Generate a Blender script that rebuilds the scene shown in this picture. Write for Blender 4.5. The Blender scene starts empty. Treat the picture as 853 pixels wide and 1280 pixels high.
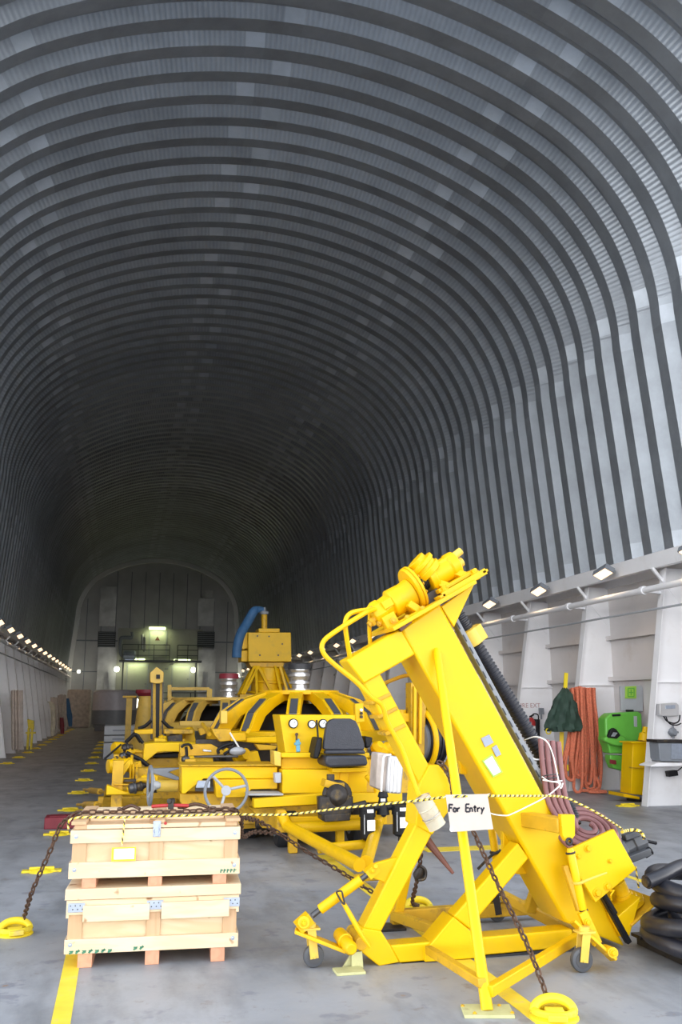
EXPO = 0.0
SKY = 2.5
FLOODW = 17.0
STRIPW = 15.0
ROUNDW = 8.0
import bpy, bmesh, math, random
from mathutils import Vector, Matrix
random.seed(7)
S = bpy.context.scene
COL = S.collection
PI = math.pi
# ---------------------------------------------------------------- camera model (also used to read positions at a real depth)
F_PX, PITCH, YAW, ROLL = 1133.36, .2078, .2344, -.0014
CAM = Vector((-2.5135, 0.0, 1.65))
def _ray(px, py):
    dx, dy = px-426.5, py-640.0
    u = dx*math.cos(ROLL)+dy*math.sin(ROLL); v = -dx*math.sin(ROLL)+dy*math.cos(ROLL)
    X = u/F_PX; Z2 = -v/F_PX
    Y = math.cos(PITCH)-Z2*math.sin(PITCH); z = math.sin(PITCH)+Z2*math.cos(PITCH)
    return Vector((X*math.cos(YAW)+Y*math.sin(YAW), -X*math.sin(YAW)+Y*math.cos(YAW), z))
def at(px, py, Y):            # point seen at px,py standing at depth Y
    d = _ray(px, py); return CAM+d*((Y-CAM.y)/d.y)
def atx(px, py, X):
    d = _ray(px, py); return CAM+d*((X-CAM.x)/d.x)
def atz(px, py, Z=0.0):
    d = _ray(px, py); return CAM+d*((Z-CAM.z)/d.z)
cam = bpy.data.cameras.new('camera'); co = bpy.data.objects.new('camera', cam); COL.objects.link(co)
fw = _ray(426.5, 640).normalized(); rt = (_ray(926.5, 640)-_ray(-73.5, 640)).normalized(); up = rt.cross(fw).normalized()
co.matrix_world = Matrix(((rt.x, up.x, -fw.x, CAM.x), (rt.y, up.y, -fw.y, CAM.y), (rt.z, up.z, -fw.z, CAM.z), (0, 0, 0, 1)))
cam.sensor_fit = 'VERTICAL'; cam.sensor_height = 36.0; cam.sensor_width = 24.0
cam.lens = F_PX/1280.0*36.0; cam.clip_start = .05; cam.clip_end = 400
S.camera = co
S.view_settings.view_transform = 'Standard'; S.view_settings.look = 'None'
S.view_settings.gamma = 1; S.view_settings.exposure = EXPO if 'EXPO' in globals() else 0.0
S.view_settings.use_curve_mapping = False
# ---------------------------------------------------------------- materials
def mat(name, col, rough=.5, metal=0.0, var=0.0, vscale=6.0, dirt=None, dscale=3.0, damt=.5, bump=0.0, bscale=40.0, emis=None, estr=0.0, coord='Object', stretch=None, spec=.5, dsharp=.15):
    m = bpy.data.materials.new(name); m.use_nodes = True; nt = m.node_tree; N = nt.nodes; L = nt.links
    b = N['Principled BSDF']; b.inputs['Roughness'].default_value = rough; b.inputs['Metallic'].default_value = metal
    b.inputs['Specular IOR Level'].default_value = spec
    c4 = (*col, 1)
    b.inputs['Base Color'].default_value = c4
    tc = N.new('ShaderNodeTexCoord'); mp = N.new('ShaderNodeMapping'); L.new(tc.outputs[coord], mp.inputs[0])
    if stretch: mp.inputs['Scale'].default_value = stretch
    out = None
    if var:
        n = N.new('ShaderNodeTexNoise'); n.inputs['Scale'].default_value = vscale; n.inputs['Detail'].default_value = 5; L.new(mp.outputs[0], n.inputs[0])
        r = N.new('ShaderNodeMapRange'); r.inputs[1].default_value = .3; r.inputs[2].default_value = .7; r.inputs[3].default_value = 1-var; r.inputs[4].default_value = 1+var
        L.new(n.outputs[0], r.inputs[0])
        mx = N.new('ShaderNodeVectorMath'); mx.operation = 'SCALE'; mx.inputs[0].default_value = col; L.new(r.outputs[0], mx.inputs['Scale']); out = mx.outputs[0]
    if dirt:
        n = N.new('ShaderNodeTexNoise'); n.inputs['Scale'].default_value = dscale; n.inputs['Detail'].default_value = 8; n.inputs['Roughness'].default_value = .65; L.new(mp.outputs[0], n.inputs[0])
        r = N.new('ShaderNodeMapRange'); r.inputs[1].default_value = .55; r.inputs[2].default_value = .55+dsharp; r.inputs[3].default_value = 0; r.inputs[4].default_value = damt
        L.new(n.outputs[0], r.inputs[0])
        mx = N.new('ShaderNodeMix'); mx.data_type = 'RGBA'; L.new(r.outputs[0], mx.inputs[0])
        if out: L.new(out, mx.inputs[6])
        else: mx.inputs[6].default_value = c4
        mx.inputs[7].default_value = (*dirt, 1); out = mx.outputs[2]
    if out: L.new(out, b.inputs['Base Color'])
    if bump:
        n = N.new('ShaderNodeTexNoise'); n.inputs['Scale'].default_value = bscale; n.inputs['Detail'].default_value = 4; L.new(mp.outputs[0], n.inputs[0])
        bp = N.new('ShaderNodeBump'); bp.inputs['Strength'].default_value = bump; bp.inputs['Distance'].default_value = .01
        L.new(n.outputs[0], bp.inputs['Height']); L.new(bp.outputs[0], b.inputs['Normal'])
    if emis:
        b.inputs['Emission Color'].default_value = (*emis, 1); b.inputs['Emission Strength'].default_value = estr
    return m
M = {}
M['yellow'] = mat('yellow_paint', (.78, .46, .001), .42, spec=.3, var=.06, vscale=3, dirt=(.42, .27, .04), dscale=4, damt=.55, dsharp=.25)
M['yellow_clean'] = mat('bright_yellow_paint', (.81, .505, .001), .40, spec=.3, var=.04, vscale=2, dirt=(.55, .38, .05), dscale=3, damt=.3, dsharp=.3)
M['yellow_pale'] = mat('faded_yellow_paint', (.74, .50, .07), .5, var=.1, vscale=6, dirt=(.45, .36, .14), dscale=8, damt=.6)
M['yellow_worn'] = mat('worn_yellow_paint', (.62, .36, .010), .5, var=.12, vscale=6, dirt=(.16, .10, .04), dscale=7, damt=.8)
M['yellow_warmlit'] = mat('warm_lit_ochre_paint', (.62, .40, .07), .55, var=.12, vscale=4, dirt=(.25, .16, .06), dscale=5, damt=.5)  # yellow shifted to ochre: warm light put into the colour
M['line'] = mat('yellow_floor_paint', (.82, .62, .04), .6, var=.12, vscale=5, dirt=(.42, .38, .22), dscale=5, damt=.8)
M['cleat'] = mat('yellow_cleat_paint', (.80, .62, .02), .45, var=.1, dirt=(.3, .24, .08), dscale=9, damt=.6)
M['white'] = mat('white_wall_paint', (.87, .87, .89), .45, var=.03, vscale=1.5, dirt=(.55, .48, .42), dscale=2.0, damt=.35, dsharp=.3)
M['wallrecess'] = mat('aged_white_wall_paint', (.66, .63, .62), .5, var=.05, vscale=1.2, dirt=(.42, .33, .26), dscale=1.6, damt=.55, dsharp=.3)
M['grey'] = mat('light_grey_paint', (.42, .44, .47), .45, var=.05)
M['midgrey'] = mat('mid_grey_paint', (.22, .24, .27), .45, var=.05)
M['palegreen'] = mat('pale_green_primer', (.52, .52, .26), .55, var=.15, vscale=9, dirt=(.32, .30, .16), dscale=9, damt=.7)
M['plate'] = mat('dull_data_plate', (.30, .34, .42), .5, .2)
M['pumpgrey'] = mat('dark_grey_enamel', (.075, .08, .09), .4)
M['dark'] = mat('dark_rubber', (.02, .021, .025), .55, var=.1, bump=.2)
M['black'] = mat('black_plastic', (.009, .009, .011), .55, spec=.3)
M['seat'] = mat('charcoal_vinyl', (.035, .038, .05), .5, var=.1, vscale=12, bump=.3, bscale=80)
M['steel'] = mat('bare_steel', (.55, .55, .56), .3, .9, var=.1, vscale=10)
M['darksteel'] = mat('dark_machined_steel', (.10, .10, .105), .4, .7, var=.15)
M['greasy'] = mat('greasy_iron', (.045, .04, .038), .45, .5, var=.3, vscale=14, dirt=(.2, .13, .03), dscale=9, damt=.7)
M['rust'] = mat('rusty_chain_steel', (.10, .055, .035), .6, .5, var=.35, vscale=30, dirt=(.22, .19, .17), dscale=40, damt=.6)
M['rustbrown'] = mat('rust_red_paint', (.13, .045, .03), .5, var=.2)
M['red'] = mat('red_paint', (.42, .02, .02), .4)
M['maroon'] = mat('dull_red_paint', (.22, .015, .03), .5, var=.1)
M['rope'] = mat('orange_rope', (.62, .17, .09), .8, var=.25, vscale=40, bump=.6, bscale=90)
M['hosepink'] = mat('brown_pink_hose', (.22, .095, .095), .5, var=.12, vscale=9)
M['hoseblack'] = mat('black_rubber_hose', (.014, .015, .022), .40, var=.2, vscale=7, dirt=(.045, .042, .046), dscale=4, damt=.7)
M['green'] = mat('green_plastic', (.13, .46, .06), .4, var=.05)
M['greendark'] = mat('dark_green_cloth', (.022, .05, .036), .75, var=.3, vscale=9, bump=.6, bscale=14)
M['lime'] = mat('lime_label', (.36, .62, .08), .6)
M['whitetape'] = mat('white_paper', (.85, .85, .84), .6, var=.03)
M['cardboard'] = mat('stained_white_card', (.56, .49, .43), .75, var=.06, vscale=8, dirt=(.75, .42, .36), dscale=9, damt=.5, dsharp=.3)
M['ink'] = mat('black_marker_ink', (.02, .02, .03), .7)
M['alu'] = mat('brushed_aluminium', (.62, .62, .63), .35, .55, var=.06, vscale=4)
M['can'] = mat('grimy_cream_can', (.60, .55, .42), .45, var=.2, vscale=7, dirt=(.26, .16, .07), dscale=3, damt=.9, dsharp=.25)
M['blue'] = mat('blue_cloth_hose', (.04, .13, .28), .6, var=.15)
M['skyblue'] = mat('blue_valve_paint', (.12, .35, .48), .5)
M['glass'] = mat('white_gauge_dial', (.85, .86, .86), .2)
M['tank'] = mat('pale_grey_tank', (.60, .58, .64), .4, var=.06)
M['greenink'] = mat('green_stencil_ink', (.05, .20, .12), .7)
M['zinc'] = mat('zinc_hardware', (.42, .48, .58), .35, .6, var=.1, vscale=20)
M['beige'] = mat('beige_canvas', (.52, .45, .40), .8, var=.2, vscale=5, bump=.3)
M['lampwarm'] = mat('lit_floodlight_lens', (.9, .7, .5), .3, emis=(1.0, .70, .44), estr=1.8)
M['lampcool'] = mat('lit_fluorescent_cover', (.9, .95, .7), .3, emis=(.86, 1.0, .45), estr=3.5)
M['lampwhite'] = mat('lit_round_lamp', (1, 1, .95), .3, emis=(1.0, 1.0, .80), estr=5.0)

def wood(name, base, dark, stretch):
    m = bpy.data.materials.new(name); m.use_nodes = True; nt = m.node_tree; N = nt.nodes; L = nt.links; b = N['Principled BSDF']
    b.inputs['Roughness'].default_value = .65
    tc = N.new('ShaderNodeTexCoord'); mp = N.new('ShaderNodeMapping'); mp.inputs['Scale'].default_value = stretch; L.new(tc.outputs['Object'], mp.inputs[0])
    n = N.new('ShaderNodeTexNoise'); n.inputs['Scale'].default_value = 2.2; n.inputs['Detail'].default_value = 6; n.inputs['Distortion'].default_value = 1.2; L.new(mp.outputs[0], n.inputs[0])
    w = N.new('ShaderNodeMath'); w.operation = 'MULTIPLY'; w.inputs[1].default_value = 14; L.new(n.outputs[0], w.inputs[0])
    s = N.new('ShaderNodeMath'); s.operation = 'SINE'; L.new(w.outputs[0], s.inputs[0])
    r = N.new('ShaderNodeMapRange'); r.inputs[1].default_value = -1; r.inputs[2].default_value = 1; r.inputs[4].default_value = .55; L.new(s.outputs[0], r.inputs[0])
    n2 = N.new('ShaderNodeTexNoise'); n2.inputs['Scale'].default_value = 9; n2.inputs['Detail'].default_value = 2; L.new(tc.outputs['Object'], n2.inputs[0])
    k = N.new('ShaderNodeMapRange'); k.inputs[1].default_value = .68; k.inputs[2].default_value = .74; L.new(n2.outputs[0], k.inputs[0])
    mx = N.new('ShaderNodeMix'); mx.data_type = 'RGBA'; mx.inputs[6].default_value = (*base, 1); mx.inputs[7].default_value = (*dark, 1); L.new(r.outputs[0], mx.inputs[0])
    m2 = N.new('ShaderNodeMix'); m2.data_type = 'RGBA'; L.new(mx.outputs[2], m2.inputs[6]); m2.inputs[7].default_value = (.30, .15, .06, 1); L.new(k.outputs[0], m2.inputs[0])
    L.new(m2.outputs[2], b.inputs['Base Color'])
    return m
M['pine'] = wood('pale_pine_board', (.76, .62, .42), (.64, .46, .27), (.6, 5, 5))
M['pinev'] = wood('tan_pine_batten', (.62, .41, .24), (.50, .31, .16), (5, 5, .6))
M['ply'] = wood('plywood_panel', (.74, .58, .38), (.60, .42, .22), (.5, 3, 2.2))
M['endgrain'] = wood('pinkish_end_block', (.66, .33, .20), (.52, .24, .14), (5, 5, 5))

def floor_mat():
    m = bpy.data.materials.new('grey_painted_deck'); m.use_nodes = True; nt = m.node_tree; N = nt.nodes; L = nt.links; b = N['Principled BSDF']
    tc = N.new('ShaderNodeTexCoord')
    def noise(scale, det=6, st=None, rough=.6):
        n = N.new('ShaderNodeTexNoise'); n.inputs['Scale'].default_value = scale; n.inputs['Detail'].default_value = det; n.inputs['Roughness'].default_value = rough
        mp = N.new('ShaderNodeMapping'); L.new(tc.outputs['Object'], mp.inputs[0])
        if st: mp.inputs['Scale'].default_value = st
        L.new(mp.outputs[0], n.inputs[0]); return n.outputs[0]
    def rng(o, a, b_, c, d):
        r = N.new('ShaderNodeMapRange'); r.inputs[1].default_value = a; r.inputs[2].default_value = b_; r.inputs[3].default_value = c; r.inputs[4].default_value = d; L.new(o, r.inputs[0]); return r.outputs[0]
    def mix(f, a, bc):
        x = N.new('ShaderNodeMix'); x.data_type = 'RGBA'; L.new(f, x.inputs[0])
        for i, v in ((6, a), (7, bc)):
            if isinstance(v, tuple): x.inputs[i].default_value = (*v, 1)
            else: L.new(v, x.inputs[i])
        return x.outputs[2]
    c = mix(rng(noise(.7), .3, .7, 0, 1), (.24, .255, .28), (.36, .375, .405))
    c = mix(rng(noise(2.3, 7, (1, .35, 1)), .48, .66, 0, .75), c, (.16, .168, .18))
    c = mix(rng(noise(3.4, 4), .60, .66, 0, .55), c, (.17, .18, .225))
    c = mix(rng(noise(5.5, 9, None, .75), .58, .68, 0, .65), c, (.18, .14, .11))
    # scattered rust spots with a greyish ring
    v = N.new('ShaderNodeTexVoronoi'); v.inputs['Scale'].default_value = 2.3; L.new(tc.outputs['Object'], v.inputs['Vector'])
    wv = N.new('ShaderNodeMath'); wv.operation = 'ADD'; nn = rng(noise(9, 3), .3, .7, -.05, .05); L.new(v.outputs['Distance'], wv.inputs[0]); L.new(nn, wv.inputs[1])
    c = mix(rng(wv.outputs[0], .10, .13, .55, 0), c, (.165, .175, .21))
    c = mix(rng(wv.outputs[0], .02, .045, .85, 0), c, (.26, .17, .11))
    L.new(c, b.inputs['Base Color'])
    L.new(rng(noise(1.6), .3, .7, .38, .62), b.inputs['Roughness'])
    bp = N.new('ShaderNodeBump'); bp.inputs['Strength'].default_value = .15; bp.inputs['Distance'].default_value = .01
    L.new(noise(25, 4), bp.inputs['Height']); L.new(bp.outputs[0], b.inputs['Normal'])
    return m
M['floor'] = floor_mat()

def vault_mat(crimp):
    m = bpy.data.materials.new('galvanised_vault_sheet'+('_crimped' if crimp else '')); m.use_nodes = True; nt = m.node_tree; N = nt.nodes; L = nt.links; b = N['Principled BSDF']
    uv = N.new('ShaderNodeUVMap'); uv.uv_map = 'UVMap'; sep = N.new('ShaderNodeSeparateXYZ'); L.new(uv.outputs[0], sep.inputs[0])
    def math_(op, a, b_=None, c=None):
        n = N.new('ShaderNodeMath'); n.operation = op
        for i, v in enumerate((a, b_, c)):
            if v is None: continue
            if isinstance(v, (int, float)): n.inputs[i].default_value = v
            else: L.new(v, n.inputs[i])
        return n.outputs[0]
    def rng(o, a, b_, c, d):
        r = N.new('ShaderNodeMapRange'); r.inputs[1].default_value = a; r.inputs[2].default_value = b_; r.inputs[3].default_value = c; r.inputs[4].default_value = d; L.new(o, r.inputs[0]); return r.outputs[0]
    u = sep.outputs[0]; ring = math_('FLOOR', sep.outputs[1])
    # panels along the arch: each ring is several sheets with a lapped joint between
    alt = math_('MULTIPLY', math_('MODULO', ring, 2), .55)
    up_ = math_('DIVIDE', math_('ADD', u, alt), 4.3)
    pid = math_('FLOOR', up_); fr = math_('FRACT', up_)
    cmb = N.new('ShaderNodeCombineXYZ'); L.new(pid, cmb.inputs[0]); L.new(math_('FLOOR', math_('DIVIDE', ring, 3)), cmb.inputs[1])
    wn = N.new('ShaderNodeTexWhiteNoise'); L.new(cmb.outputs[0], wn.inputs[0])
    tone = rng(wn.outputs[0], 0, 1, .88, 1.12)
    joint = math_('MULTIPLY', math_('LESS_THAN', fr, .075),  .30 if crimp else .06)
    tc = N.new('ShaderNodeTexCoord'); n = N.new('ShaderNodeTexNoise'); n.inputs['Scale'].default_value = 1.3; n.inputs['Detail'].default_value = 8; n.inputs['Roughness'].default_value = .7; L.new(tc.outputs['Object'], n.inputs[0])
    nz = rng(n.outputs[0], .3, .7, .82, 1.15)
    val = math_('MULTIPLY', math_('MULTIPLY', tone, nz), math_('ADD', joint, 1))
    if crimp:
        st = math_('SINE', math_('MULTIPLY', u, 2*PI/.085))
        curved = math_('GREATER_THAN', sep.outputs[0], 4.2)
        curved2 = math_('LESS_THAN', sep.outputs[0], CRV_END)
        mask = math_('MULTIPLY', math_('MULTIPLY', curved, curved2), math_('GREATER_THAN', fr, .075))
        val = math_('MULTIPLY', val, math_('ADD', math_('MULTIPLY', math_('MULTIPLY', st, mask), .07), 1))
        bp = N.new('ShaderNodeBump'); bp.inputs['Strength'].default_value = .25; bp.inputs['Distance'].default_value = .012
        L.new(math_('MULTIPLY', st, mask), bp.inputs['Height']); L.new(bp.outputs[0], b.inputs['Normal'])
    sc = N.new('ShaderNodeVectorMath'); sc.operation = 'SCALE'; sc.inputs[0].default_value = (.33, .36, .395); L.new(val, sc.inputs['Scale'])
    L.new(sc.outputs[0], b.inputs['Base Color']); b.inputs['Roughness'].default_value = .45; b.inputs['Metallic'].default_value = .55
    return m

# ---------------------------------------------------------------- mesh builder
V = Vector
class MB:
    def __init__(s): s.v = []; s.f = []
    def add(s, vs, fs):
        o = len(s.v); s.v += [V(v) for v in vs]; s.f += [tuple(i+o for i in f) for f in fs]; return s
    def box(s, c, d, rot=None):
        x, y, z = d[0]/2, d[1]/2, d[2]/2; R = rot or Matrix.Identity(3); c = V(c)
        vs = [c+R@V((a*x, b*y, e*z)) for a in (-1, 1) for b in (-1, 1) for e in (-1, 1)]
        return s.add(vs, [(0, 1, 3, 2), (4, 6, 7, 5), (0, 4, 5, 1), (2, 3, 7, 6), (0, 2, 6, 4), (1, 5, 7, 3)])
    def box2(s, a, b): a = V(a); b = V(b); return s.box((a+b)/2, [abs(q) for q in (b-a)])
    def prism(s, pts, d):           # polygon (3D pts) extruded by vector d
        n = len(pts); d = V(d); p = [V(q) for q in pts]
        return s.add(p+[q+d for q in p], [tuple(range(n)), tuple(range(2*n-1, n-1, -1))]+[(i, i+n, (i+1) % n+n, (i+1) % n) for i in range(n)])
    def px(s, pts, Y, t): return s.prism([at(x, y, Y) for x, y in pts], (0, t, 0))
    def bar(s, a, b, w, h, up_=(0, 1, 0)):   # rectangular bar; w across, h along up_
        a = V(a); b = V(b); d = (b-a).normalized(); u = V(up_); u = (u-d*u.dot(d)).normalized(); r = d.cross(u)
        c = [r*(i*w/2)+u*(j*h/2) for i, j in ((-1, -1), (1, -1), (1, 1), (-1, 1))]
        return s.add([a+q for q in c]+[b+q for q in c], [(3, 2, 1, 0), (4, 5, 6, 7)]+[(i, (i+1) % 4, (i+1) % 4+4, i+4) for i in range(4)])
    def cyl(s, a, b, r, r2=None, n=16, caps=True):
        return s.lathe(a, b, [(0, r), (1, r if r2 is None else r2)], n, caps)
    def lathe(s, a, b, prof, n=20, caps=True):   # prof: (t along a->b, radius)
        a = V(a); b = V(b); d = b-a; z = d.normalized(); x = z.orthogonal().normalized(); y = z.cross(x); vs = []; fs = []
        for t, r in prof:
            for k in range(n):
                th = 2*PI*k/n; vs.append(a+d*t+(x*math.cos(th)+y*math.sin(th))*r)
        m = len(prof)
        for i in range(m-1):
            for k in range(n): fs.append((i*n+k, i*n+(k+1) % n, (i+1)*n+(k+1) % n, (i+1)*n+k))
        if caps: fs.append(tuple(reversed(range(n)))); fs.append(tuple(range((m-1)*n, m*n)))
        return s.add(vs, fs)
    def tube(s, pts, r, n=10, smooth=4, closed=False, rf=None):
        P = [V(p) for p in pts]
        if smooth: P = catmull(P, smooth, closed)
        m = len(P); vs = []; fs = []; prev = None
        for i in range(m):
            if closed: t = (P[(i+1) % m]-P[i-1])
            else: t = P[min(i+1, m-1)]-P[max(i-1, 0)]
            t = t.normalized() if t.length > 1e-9 else V((0, 0, 1))
            if prev is None: x = t.orthogonal().normalized()
            else:
                x = prev-t*prev.dot(t); x = x.normalized() if x.length > 1e-6 else t.orthogonal().normalized()
            prev = x; y = t.cross(x); rr = r if rf is None else rf(i/(m-1))
            for k in range(n):
                th = 2*PI*k/n; vs.append(P[i]+(x*math.cos(th)+y*math.sin(th))*rr)
        for i in range(m if closed else m-1):
            j = (i+1) % m
            for k in range(n): fs.append((i*n+k, i*n+(k+1) % n, j*n+(k+1) % n, j*n+k))
        if not closed: fs.append(tuple(reversed(range(n)))); fs.append(tuple(range((m-1)*n, m*n)))
        return s.add(vs, fs)
    def ring(s, c, ax, R, r, n=24, k=8):
        ax = V(ax).normalized(); x = ax.orthogonal().normalized(); y = ax.cross(x); c = V(c)
        return s.tube([c+(x*math.cos(2*PI*i/n)+y*math.sin(2*PI*i/n))*R for i in range(n)], r, k, 0, True)
    def sphere(s, c, r, n=12, sc=(1, 1, 1)):
        c = V(c); vs = []; fs = []; h = n//2
        for i in range(h+1):
            for k in range(n):
                p = PI*i/h; t = 2*PI*k/n
                vs.append(c+V((sc[0]*r*math.sin(p)*math.cos(t), sc[1]*r*math.sin(p)*math.sin(t), sc[2]*r*math.cos(p))))
        for i in range(h):
            for k in range(n): fs.append((i*n+k, (i+1)*n+k, (i+1)*n+(k+1) % n, i*n+(k+1) % n))
        return s.add(vs, fs)
    def bolt(s, c, ax, r, h=None):
        ax = V(ax).normalized(); c = V(c); h = h or r*.8
        s.lathe(c, c+ax*r*.3, [(0, r*1.5), (1, r*1.45)], 14); return s.lathe(c+ax*r*.3, c+ax*(r*.3+h), [(0, r), (.8, r), (1, r*.8)], 6)
def catmull(P, k, closed=False):
    out = []; n = len(P)
    for i in range(n if closed else n-1):
        if closed: a, b, c, d = P[i-1], P[i], P[(i+1) % n], P[(i+2) % n]
        else: a, b, c, d = P[max(i-1, 0)], P[i], P[i+1], P[min(i+2, n-1)]
        for j in range(k):
            t = j/k; out.append(.5*((2*b)+(c-a)*t+(2*a-5*b+4*c-d)*t*t+(3*b-a-3*c+d)*t**3))
    if not closed: out.append(P[-1])
    return out
def origin_of(o):
    while o.parent: o = o.parent
    return o.location.copy()
def obj(name, mb, m, parent=None, bevel=0.0, smooth=True, loc=None, seg=2, label=None):
    me = bpy.data.meshes.new(name)
    off = origin_of(parent) if parent else (V(loc) if loc is not None else None)
    if off is None:
        xs = [v.x for v in mb.v]; ys = [v.y for v in mb.v]; zs = [v.z for v in mb.v]
        off = V(((min(xs)+max(xs))/2, (min(ys)+max(ys))/2, min(zs)))
    me.from_pydata([v-off for v in mb.v], [], mb.f); me.update()
    bm = bmesh.new(); bm.from_mesh(me); bmesh.ops.remove_doubles(bm, verts=bm.verts, dist=1e-6); bmesh.ops.recalc_face_normals(bm, faces=bm.faces); bm.to_mesh(me); bm.free()
    o = bpy.data.objects.new(name, me); COL.objects.link(o); me.materials.append(M[m] if isinstance(m, str) else m)
    if parent: o.parent = parent
    else: o.location = off
    if smooth:
        for p in me.polygons: p.use_smooth = True
        try: me.set_sharp_from_angle(angle=math.radians(35))
        except Exception: pass
    if bevel:
        b = o.modifiers.new('bevel', 'BEVEL'); b.width = bevel; b.segments = seg; b.limit_method = 'ANGLE'; b.angle_limit = math.radians(40); b.harden_normals = False
    if label: o['label'] = label
    return o
def tag(o, label, cat, group=None, kind=None):
    o['label'] = label; o['category'] = cat
    if group: o['group'] = group
    if kind: o['kind'] = kind
    return o
def thing(name, loc, label, cat, group=None):
    o = bpy.data.objects.new(name, None); COL.objects.link(o); o.location = V(loc); o.empty_display_size = .1
    return tag(o, label, cat, group)
def structure(name, mb, m, bevel=0.0, smooth=True):
    o = obj(name, mb, m, None, bevel, smooth, loc=(0, 0, 0)); o['kind'] = 'structure'; return o
def dup(root, delta, label=None, rotz=0.0, scale=None):
    r = root.copy(); COL.objects.link(r); r.location = root.location+V(delta)
    if rotz: r.rotation_euler = (0, 0, rotz)
    if scale: r.scale = scale
    if label: r['label'] = label
    for ch in list(root.children):
        c = ch.copy(); COL.objects.link(c); c.parent = r
        for g in list(ch.children):
            d = g.copy(); COL.objects.link(d); d.parent = c
    return r
ORD = ['nearest', 'second', 'third', 'fourth', 'fifth', 'sixth', 'seventh', 'eighth', 'ninth', 'tenth', 'eleventh', 'twelfth', 'thirteenth', 'fourteenth', 'fifteenth', 'sixteenth', 'seventeenth', 'eighteenth', 'nineteenth', 'twentieth', 'twenty-first', 'twenty-second', 'twenty-third', 'twenty-fourth', 'twenty-fifth', 'twenty-sixth']
# ================================================================ THE SETTING
A_, HS, R1, R2, SL = 6.0286, 8.0454, 3.8525, 8.2112, .0915
ZL = 4.15; Y0, Y1 = 9.169, 70.05; PIT = .645
def section(n=26, z0=ZL):
    th = math.acos((A_-R1)/(R2-R1)); cy = HS-(R2-R1)*math.sin(th); h = []
    for i in range(8): s_ = (HS-z0)*(1-i/8); h.append(V((A_+s_*SL, 0, HS-s_)))
    for i in range(n): t = th*i/n; h.append(V((A_-R1+R1*math.cos(t), 0, HS+R1*math.sin(t))))
    for i in range(n+1): t = th+(PI/2-th)*i/n; h.append(V((R2*math.cos(t), 0, cy+R2*math.sin(t))))
    return h+[V((-p.x, 0, p.z)) for p in reversed(h[:-1])]
SEC = section(); NS = len(SEC)
ARC = [0.0]
for i in range(1, NS): ARC.append(ARC[-1]+(SEC[i]-SEC[i-1]).length)
CRV_END = ARC[-1]-4.2
NRM = []
for i in range(NS):
    t = (SEC[min(i+1, NS-1)]-SEC[max(i-1, 0)]).normalized(); NRM.append(V((t.z, 0, -t.x)))   # outward
M['vault'] = vault_mat(False); M['vaultcrimp'] = vault_mat(True)
def build_vault():
    vs = []; fs = []; uvs = []; mi = []
    nr = int((Y1-Y0)/PIT)+1
    for k in range(nr):
        y = Y0+k*PIT
        prof = [(0, .16), (.065, .16), (.225, 0), (.485, 0), (.645, .16)]
        for j in range(4):
            (ya, da), (yb, db) = prof[j], prof[j+1]
            if y+yb > Y1: continue
            o = len(vs)
            for i in range(NS):
                for yy, dd in ((ya, da), (yb, db)):
                    p = SEC[i]+NRM[i]*dd; vs.append((p.x, y+yy, p.z)); uvs.append((ARC[i], k+.5))
            for i in range(NS-1):
                fs.append((o+2*i, o+2*i+1, o+2*i+3, o+2*i+2)); mi.append(1 if j == 1 else 0)
    me = bpy.data.meshes.new('ceiling'); me.from_pydata(vs, [], fs); me.update()
    ul = me.uv_layers.new(name='UVMap')
    for lp in me.loops: ul.data[lp.index].uv = uvs[lp.vertex_index]
    me.materials.append(M['vault']); me.materials.append(M['vaultcrimp'])
    for p, q in zip(me.polygons, mi): p.material_index = q; p.use_smooth = True
    o = bpy.data.objects.new('ceiling', me); COL.objects.link(o); o['kind'] = 'structure'
build_vault()
fl = MB(); fl.box2((-7.6, -14, -.3), (7.6, 70.4, 0)); fl.box2((-12, -14, -.3), (-7.6, 9.1, -.0)); fl.box2((7.6, -14, -.3), (12, 9.1, -.0)); structure('floor', fl, 'floor', smooth=False)
# side walls: plated recess with stringers; ledges; frames
for side, nm in ((1, 'right'), (-1, 'left')):
    w = MB(); w.box2((side*7.0, Y0, 0), (side*7.25, 70, 3.95))
    for z in (1.27, 2.13, 2.93): w.box2((side*6.90, Y0, z-.012), (side*7.0, 70, z+.012)); w.box2((side*6.89, Y0, z-.06), (side*6.905, 70, z+.02))
    structure('wall_'+nm, w, 'wallrecess', smooth=False)
    t = MB(); t.box2((side*6.355, Y0, 3.93), (side*6.385, 70, 4.19)); t.box2((side*6.386, Y0, 4.14), (side*7.25, 70, 4.185)); t.box2((side*6.386, Y0, 3.932), (side*6.48, 70, 3.955)); t.box2((side*6.95, Y0, 3.9), (side*7.25, 70, 4.15))
    structure('trim_%d' % (1 if side > 0 else 2), t, 'grey' if 0 else 'white', smooth=False)
tn = 3
FRAME_R = [13.86+2.7*k for k in range(-1, 21)]; FRAME_L = [30.66+2.75*k for k in range(-7, 15)]
hoop = MB(); _o = [p+NRM[i]*.75 for i, p in enumerate(SEC)]; _i = [p+NRM[i]*.0 for i, p in enumerate(SEC)]
for i in range(NS-1): hoop.add([_i[i]+V((0, 9.0, 0)), _i[i+1]+V((0, 9.0, 0)), _o[i+1]+V((0, 9.0, 0)), _o[i]+V((0, 9.0, 0)), _i[i]+V((0, 9.17, 0)), _i[i+1]+V((0, 9.17, 0)), _o[i+1]+V((0, 9.17, 0)), _o[i]+V((0, 9.17, 0))], [(0, 1, 2, 3), (4, 7, 6, 5), (0, 4, 5, 1), (2, 6, 7, 3)])
for s_ in (1, -1): hoop.box2((s_*6.3, 9.0, 0), (s_*7.25, 9.17, 4.2))
structure('trim_90', hoop, 'midgrey')
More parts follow.
